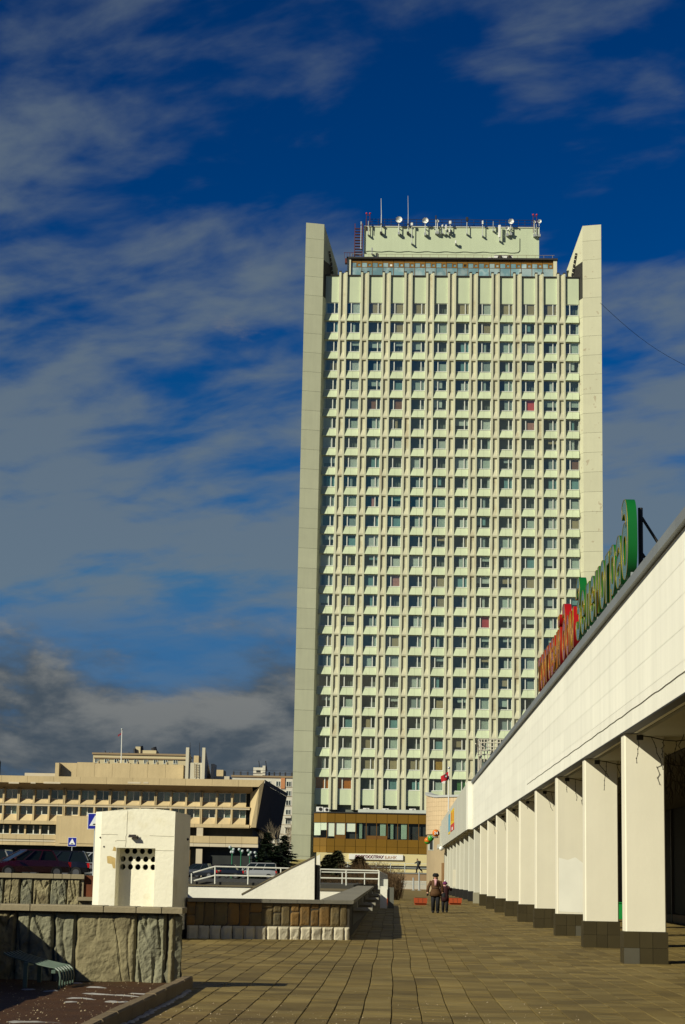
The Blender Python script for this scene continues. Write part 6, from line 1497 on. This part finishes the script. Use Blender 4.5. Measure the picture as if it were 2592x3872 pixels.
for k, (x, Y, yt, rad, cnt, lab) in enumerate(((480, 146, 235, 0.9, 90, 'leafless brown shrub between the two conifers and the sign'), (690, 142, 225, 1.0, 110, 'tall leafless brown shrub below the bank sign letters'), (790, 140, 225, 1.0, 110, 'bushy leafless shrub right of the tall one'), (850, 128, 300, 0.8, 90, 'leafless shrub just behind the white end panel'), (950, 118, 290, 0.8, 130, 'large leafless shrub standing right of the white end panel'), (1000, 124, 330, 0.7, 80, 'thin leafless shrub nearest the paving'), (240, 120, 350, 0.9, 90, 'low brown shrub behind the left of the railing'), (560, 118, 360, 1.1, 110, 'low wide brown shrub behind the railing middle'), (390, 119, 365, 1.0, 100, 'low brown shrub behind the railing posts'), (720, 117, 370, 0.9, 90, 'low brown shrub behind the railing end'))):
    p = PY(*c6(x, yt), Y); z0 = G if x < 900 else gz(Y)
    bare_shrub(lab, p.x, Y, z0-0.02, p.z-z0, rad, cnt, 30+k)
def bare_tree(label, x, y, z0, h, seed, m, nm='bare_tree'):
    r = random.Random(seed); t = root(nm, (x, y, z0), label, 'tree', 'leafless trees before the apartment block')
    tr = MB(); cr = MB()
    def grow(mb, p, d, ln, rad, lev):
        q = p+d*ln; mb.cyl(p, q, rad, rad*0.65, 5 if lev < 2 else 3, False)
        if lev >= 5: return
        for k in range(3 if lev < 4 else 2):
            nd = (d+Vector((r.uniform(-.6, .6), r.uniform(-.6, .6), r.uniform(-.05, .35)))).normalized()
            grow(cr if lev >= 1 else tr, q if k else p.lerp(q, 0.7), nd, ln*r.uniform(.6, .85), rad*0.6, lev+1)
    grow(tr, Vector((0, 0, 0)), Vector((0, 0, 1)), h*0.3, h*0.014, 0)
    tr.build('trunk', m, t); cr.build('crown', m, t)
BIR = mat('pale_bark', (0.32, 0.26, 0.17), 0.85, 0.3, 1)
for k, (x, yt, lab) in enumerate(((1095, 10, 'pale leafless tree between the beige building and the tower'), (1165, 80, 'pale leafless tree nearest the tower wing'), (1060, 120, 'lower pale leafless tree beside the dark flank'))):
    p = PY(*c5(x, yt), 330.0); bare_tree(lab, p.x, 330.0+k, 1.22, p.z-1.2, 60+k, BIR)

# ================================================================== planters on the plaza
PLR = mat('planter_red', (0.34, 0.055, 0.012), 0.6, 0.1, 3, 0.05, 0.2, 20)
for k, (xa, xb, ya, yb, lab) in enumerate(((830, 952, 612, 690, 'leftmost orange red planter box at the end of the stair parapet'), (1186, 1330, 614, 692, 'orange red planter box left of the walking woman'), (1562, 1702, 614, 690, 'orange red planter box right of the child'))):
    a = PG(*c6(xa, yb)); c = PG(*c6(xb, yb)); Y = (a.y+c.y)/2; x0_, x1_ = PY(*c6(xa, yb), Y).x, PY(*c6(xb, yb), Y).x; z0 = gz(Y)-0.01; h = PY(*c6(xa, ya), Y).z-z0
    t = root('planter', ((x0_+x1_)/2, Y, z0), lab, 'planter', 'orange red planter boxes'); L_ = ((x0_+x1_)/2, Y, z0); w = x1_-x0_
    MB().box(x0_+w*0.06, x1_-w*0.06, Y+0.08, Y+1.0, z0, z0+h*0.28).build('base', PLR, t, L_)
    MB().prism([(x0_+w*0.02, z0+h*0.29), (x1_-w*0.02, z0+h*0.29), (x1_, z0+h), (x0_, z0+h)], Y, Y+1.1, 'y').build('box', PLR, t, L_)
    for s in (0.33, 0.66): MB().prism([(x0_+w*s-0.012, z0+h*0.36), (x0_+w*s+0.012, z0+h*0.36), (x0_+w*s*1.02+0.012-0.02, z0+h*0.95), (x0_+w*s*1.02-0.012-0.02, z0+h*0.95)], Y-0.006, Y-0.001, 'y').build('groove', MATS['rusty_sheet'], t, L_)
    MB().box(x0_+0.06, x1_-0.06, Y+0.06, Y+1.04, z0+h+0.001, z0+h+0.02).build('soil', SOIL, t, L_)

# ================================================================== people
SKIN = mat('skin', (0.52, 0.28, 0.18), 0.6, 0.05, 5)
def person(label, loc, rz, H, joints, rad, m_body, extras, grp=None):
    t = root('person', loc, label, 'person', grp, rz)
    names = list(joints); me = bpy.data.meshes.new('body'); idx = {n: i for i, n in enumerate(names)}
    chains = [('pelvis','waist','chest','neck','head','crown'), ('chest','shl','ell','wrl','hal'), ('chest','shr','elr','wrr','har'), ('pelvis','hil','knl','anl','tol'), ('pelvis','hir','knr','anr','tor')]
    ed = [(idx[a], idx[b]) for ch in chains for a, b in zip(ch[:-1], ch[1:])]
    me.from_pydata([Vector(joints[n])*H for n in names], ed, [])
    o = inst('body', me, t); me.materials.append(m_body)
    o.modifiers.new('skin', 'SKIN'); sv = me.skin_vertices[0].data
    for n, i in idx.items(): r = rad.get(n, 0.03)*H; sv[i].radius = (r, r); sv[i].use_root = (n == 'pelvis')
    s = o.modifiers.new('smooth', 'SUBSURF'); s.levels = 1; s.render_levels = 2
    for name, mb, m in extras: mb.build(name, m, t, smooth=True)
    return t
def ell(z, rx, ry, cx=0, cy=0, n=14): return [(cx+rx*math.cos(2*math.pi*i/n), cy+ry*math.sin(2*math.pi*i/n), z) for i in range(n)]
RAD = dict(pelvis=.085, waist=.075, chest=.072, neck=.035, head=.055, crown=.05, shl=.028, ell=.024, wrl=.020, hal=.028, shr=.028, elr=.024, wrr=.020, har=.028, hil=.065, knl=.042, anl=.030, tol=.014, hir=.065, knr=.042, anr=.026, tor=.014)
def walk(st=0.05, armL=(0.17, 0.02), armR=(-0.17, -0.02)):
    # facing -y
    return dict(pelvis=(0,0,.52), waist=(0,0,.61), chest=(0,0,.75), neck=(0,0,.84), head=(0,-.01,.90), crown=(0,-.005,.955),
        shl=(.11,0,.81), ell=(armL[0],armL[1],.66), wrl=(armL[0]+.02,armL[1]-.03,.53), hal=(armL[0]+.02,armL[1]-.05,.48), shr=(-.11,0,.81), elr=(armR[0],armR[1],.66), wrr=(armR[0]-.02,armR[1]-.03,.53), har=(armR[0]-.02,armR[1]-.05,.48),
        hil=(.055,0,.49), knl=(.06,-st,.28), anl=(.06,-st*.6,.045), tol=(.065,-st*.6-.10,.018), hir=(-.055,0,.49), knr=(-.06,st*.4,.28), anr=(-.06,st*1.2,.05), tor=(-.065,st*1.2-.09,.018))
def fingers(mb, p, d, s):
    p = Vector(p)
    for k in range(4): mb.cyl(p+Vector(((k-1.5)*0.018*s, 0, 0)), p+Vector(((k-1.5)*0.02*s, d*0.01, -0.075*s+abs(k-1.4)*0.012*s)), 0.010*s, 0.007*s, 5)
    mb.cyl(p+Vector((d*0.03*s, -0.01, 0.03*s)), p+Vector((d*0.055*s, -0.02, -0.02*s)), 0.010*s, 0.008*s, 5)
    return mb
BLK = mat('black_cloth', (0.010, 0.010, 0.012), 0.85); COAT = mat('brown_coat', (0.085, 0.040, 0.014), 0.85, 0.15, 8); FUR = mat('black_fur', (0.010, 0.009, 0.009), 0.95, 0.3, 30, 0, 1.0, 60); SCF = mat('pink_scarf', (0.55, 0.30, 0.32), 0.9); MAR = mat('maroon_coat', (0.035, 0.008, 0.010), 0.85, 0.1, 8); PURH = mat('purple_hat', (0.12, 0.02, 0.09), 0.9)
def sleeve(pts, rs, n=8):
    b = MB(); pts = [Vector(p) for p in pts]
    rings = []
    for i, p in enumerate(pts):
        d = (pts[min(i+1, len(pts)-1)]-pts[max(i-1, 0)]).normalized(); a = d.orthogonal().normalized(); c = d.cross(a)
        rings.append([p+a*math.cos(2*math.pi*k/n)*rs[i]+c*math.sin(2*math.pi*k/n)*rs[i] for k in range(n)])
    return b.loft(rings)
pw = PG(1647, 3452); Hw = 1.60
J = walk(0.05, (0.165, 0.03), (-0.19, -0.02))
f = lambda k, H: tuple(c*H for c in J[k])
coat = MB().loft([ell(.43*Hw, .155*Hw, .115*Hw), ell(.52*Hw, .145*Hw, .105*Hw), ell(.62*Hw, .105*Hw, .084*Hw), ell(.72*Hw, .120*Hw, .092*Hw), ell(.80*Hw, .122*Hw, .082*Hw), ell(.83*Hw, .105*Hw, .07*Hw), ell(.85*Hw, .055*Hw, .05*Hw)])
hat = MB().loft([ell(.925*Hw, .066*Hw, .07*Hw), ell(.937*Hw, .082*Hw, .086*Hw), ell(.96*Hw, .085*Hw, .088*Hw), ell(.995*Hw, .075*Hw, .078*Hw), ell(1.02*Hw, .045*Hw, .045*Hw)])
hair = MB().ball((0, .02*Hw, .885*Hw), .062*Hw, 10, 7, 1.05, .8, 1.1)
scarf = MB().loft([ell(.815*Hw, .05*Hw, .05*Hw, 0, -.03*Hw), ell(.84*Hw, .062*Hw, .062*Hw, 0, -.01), ell(.865*Hw, .052*Hw, .055*Hw)]).prism([(-.028*Hw, .70*Hw), (.028*Hw, .69*Hw), (.03*Hw, .83*Hw), (-.03*Hw, .83*Hw)], -.108*Hw, -.085*Hw, 'y')
face = MB().ball((0, -.068*Hw, .893*Hw), .011*Hw, 6, 5, .8, 1.2, 1.2)
eyes = MB().ball((.02*Hw, -.058*Hw, .905*Hw), .007*Hw, 6, 4).ball((-.02*Hw, -.058*Hw, .905*Hw), .007*Hw, 6, 4)
trou = MB(); 
for s in ('l', 'r'): trou = trou
slv = sleeve([f('shl', Hw), f('ell', Hw), f('wrl', Hw)], [.044*Hw, .041*Hw, .036*Hw]); slr = sleeve([f('shr', Hw), f('elr', Hw), f('wrr', Hw)], [.044*Hw, .041*Hw, .036*Hw])
def legs_mesh(JJ, H, k=1.0):
    out = []
    for s in ('l', 'r'): out.append(sleeve([tuple(c*H for c in JJ['hi'+s]), tuple(c*H for c in JJ['kn'+s]), tuple(c*H for c in JJ['an'+s])], [.072*H*k, .055*H*k, .046*H*k]))
    return out
def shoes(JJ, H):
    return [MB().ball((JJ['an'+s][0]*H, (JJ['an'+s][1]-.035)*H, .030*H), .036*H, 8, 6, 1.0, 2.5, .95) for s in ('l', 'r')]
ex = [('coat', coat, COAT), ('sleeve', slv, COAT), ('sleeve', slr, COAT), ('fur_hat', hat, FUR), ('hair', hair, FUR), ('scarf', scarf, SCF), ('nose', face, SKIN), ('eyes', eyes, BLK)]
ex += [('trouser_leg', m, BLK) for m in legs_mesh(J, Hw)] + [('boot', m, BLK) for m in shoes(J, Hw)]
ex += [('glove', fingers(MB().ball(f('hal', Hw), .026*Hw, 8, 6, 1, .7, 1.3), (J['hal'][0]*Hw, J['hal'][1]*Hw, J['hal'][2]*Hw-.02), -1, 1), BLK), ('glove', fingers(MB().ball(f('har', Hw), .026*Hw, 8, 6, 1, .7, 1.3), (J['har'][0]*Hw, J['har'][1]*Hw, J['har'][2]*Hw-.02), 1, 1), BLK)]
ex += [('belt', MB().loft([ell(.625*Hw, .109*Hw, .088*Hw), ell(.645*Hw, .110*Hw, .089*Hw)]), mat('belt_dark', (0.03, 0.016, 0.008), 0.7)), ('hand_bag', MB().cham(.17*Hw, .26*Hw, -.05*Hw, .05*Hw, .40*Hw, .52*Hw, .012), BLK)]
person('person in a long brown coat, black fur hat and pink scarf walking towards the camera', pw, 0.0, Hw, J, RAD, SKIN, ex, 'people walking on the plaza')
pc = PG(1683, 3450); Hc = 1.30
J = walk(0.04, (0.15, 0.0), (-0.15, -0.02)); J['ell'] = (.19, -.03, .73); J['wrl'] = (.10, -.11, .82); J['hal'] = (.07, -.12, .85)
coat = MB().loft([ell(.36*Hc, .135*Hc, .105*Hc), ell(.50*Hc, .13*Hc, .10*Hc), ell(.62*Hc, .12*Hc, .095*Hc), ell(.75*Hc, .13*Hc, .095*Hc), ell(.82*Hc, .10*Hc, .08*Hc), ell(.85*Hc, .06*Hc, .055*Hc)])
hat = MB().loft([ell(.895*Hc, .078*Hc, .08*Hc), ell(.93*Hc, .08*Hc, .082*Hc), ell(.97*Hc, .062*Hc, .064*Hc), ell(.995*Hc, .02*Hc, .02*Hc)])
ex = [('coat', coat, MAR), ('sleeve', sleeve([f('shl', Hc), f('ell', Hc), f('wrl', Hc)], [.05*Hc, .045*Hc, .038*Hc]), MAR), ('sleeve', sleeve([f('shr', Hc), f('elr', Hc), f('wrr', Hc)], [.05*Hc, .045*Hc, .038*Hc]), MAR), ('knit_hat', hat, PURH),
      ('pompom', MB().ball((0, 0, 1.015*Hc), .034*Hc, 8, 6), SWH), ('scarf', MB().loft([ell(.83*Hc, .065*Hc, .065*Hc), ell(.865*Hc, .06*Hc, .062*Hc)]), SCF), ('nose', MB().ball((0, -.066*Hc, .885*Hc), .011*Hc, 6, 4), SKIN)]
ex += [('trouser_leg', m, BLK) for m in legs_mesh(J, Hc)] + [('boot', m, BLK) for m in shoes(J, Hc)]
ex += [('mitten', fingers(MB().ball(f(k, Hc), .028*Hc, 8, 6), (J[k][0]*Hc, J[k][1]*Hc, J[k][2]*Hc-.015), s, .8), BLK) for k, s in (('hal', -1), ('har', 1))]
person('shorter person in a maroon coat and purple hat with white pompom, hand at face', pc, 0.0, Hc, J, RAD, SKIN, ex, 'people walking on the plaza')
# man striding on the terrace, seen from the side
Yw = 240.0; p = PY(*c6(1232, 340), Yw); Hm = PY(*c6(1222, 184), Yw).z-2.29
J = dict(pelvis=(0,0,.52), waist=(0,-.01,.61), chest=(0,-.03,.76), neck=(0,-.055,.84), head=(0,-.075,.90), crown=(0,-.07,.955), shl=(.11,-.03,.81), ell=(.13,.08,.70), wrl=(.12,.12,.58), hal=(.12,.13,.54), shr=(-.11,-.03,.81), elr=(-.13,-.14,.70), wrr=(-.10,-.24,.66), har=(-.10,-.27,.65),
         hil=(.05,0,.49), knl=(.05,-.11,.29), anl=(.05,-.10,.05), tol=(.05,-.18,.02), hir=(-.05,0,.49), knr=(-.05,.10,.30), anr=(-.05,.27,.13), tor=(-.05,.27,.05))
f = lambda k, H: tuple(c*H for c in J[k])
jk = MB().loft([ell(.50*Hm, .115*Hm, .095*Hm), ell(.62*Hm, .115*Hm, .095*Hm, 0, -.01*Hm), ell(.76*Hm, .13*Hm, .10*Hm, 0, -.03*Hm), ell(.82*Hm, .10*Hm, .08*Hm, 0, -.045*Hm), ell(.85*Hm, .05*Hm, .05*Hm, 0, -.055*Hm)])
ex = [('jacket', jk, mat('grey_green_jacket', (0.06, 0.07, 0.055), 0.85)), ('sleeve', sleeve([f('shl', Hm), f('ell', Hm), f('wrl', Hm)], [.05*Hm, .045*Hm, .036*Hm]), BLK), ('sleeve', sleeve([f('shr', Hm), f('elr', Hm), f('wrr', Hm)], [.05*Hm, .045*Hm, .036*Hm]), BLK), ('hair', MB().ball((0, -.065*Hm, .925*Hm), .055*Hm, 10, 7, 1, 1.1, .8), mat('brown_hair', (0.05, 0.02, 0.01), 0.8)),
      ('backpack', MB().ball((0, .11*Hm, .72*Hm), .10*Hm, 10, 7, .9, .7, 1.1), BLK)] + [('trouser_leg', m, BLK) for m in legs_mesh(J, Hm)] + [('shoe', m, BLK) for m in shoes(J, Hm)]
person('person with a dark backpack striding left along the terrace', (p.x, Yw, 2.29), math.radians(-90), Hm, J, RAD, SKIN, ex)
# person mostly hidden by the poster stand
p = PY(*c6(1318, 520), 222.0); Hm = 1.75; J = walk(0.05)
f = lambda k, H: tuple(c*H for c in J[k])
ex = [('coat', MB().loft([ell(.40*Hm, .13*Hm, .10*Hm), ell(.62*Hm, .115*Hm, .09*Hm), ell(.76*Hm, .13*Hm, .10*Hm), ell(.82*Hm, .11*Hm, .08*Hm), ell(.85*Hm, .05*Hm, .05*Hm)]), BLK), ('cap', MB().ball((0, 0, .94*Hm), .06*Hm, 10, 7, 1, 1, .8), BLK)] + [('trouser_leg', m, BLK) for m in legs_mesh(J, Hm)] + [('shoe', m, BLK) for m in shoes(J, Hm)]
ex += [('sleeve', sleeve([f('shr', Hm), f('elr', Hm), f('wrr', Hm)], [.05*Hm, .045*Hm, .036*Hm]), BLK), ('sleeve', sleeve([f('shl', Hm), f('ell', Hm), f('wrl', Hm)], [.05*Hm, .045*Hm, .036*Hm]), BLK)]
person('person in black half hidden behind the poster stand', (p.x+0.25, 222.0, gz(222)), math.radians(60), Hm, J, RAD, SKIN, ex)
# thin cable from the right wing out of the picture
a = PY(2270, 1145, 308.0); c = PY(2640, 1405, 300.0)
tag(MB().tube([a.lerp(c, i/10)+Vector((0, 0, -1.2*math.sin(math.pi*i/10))) for i in range(11)], 0.035, 4).build('sky_cable', mat('cable_black', (0.004, 0.004, 0.004), 0.95, 0, spec=0.0)), 'thin dark cable running from the right tower wing out of the picture', 'cable')
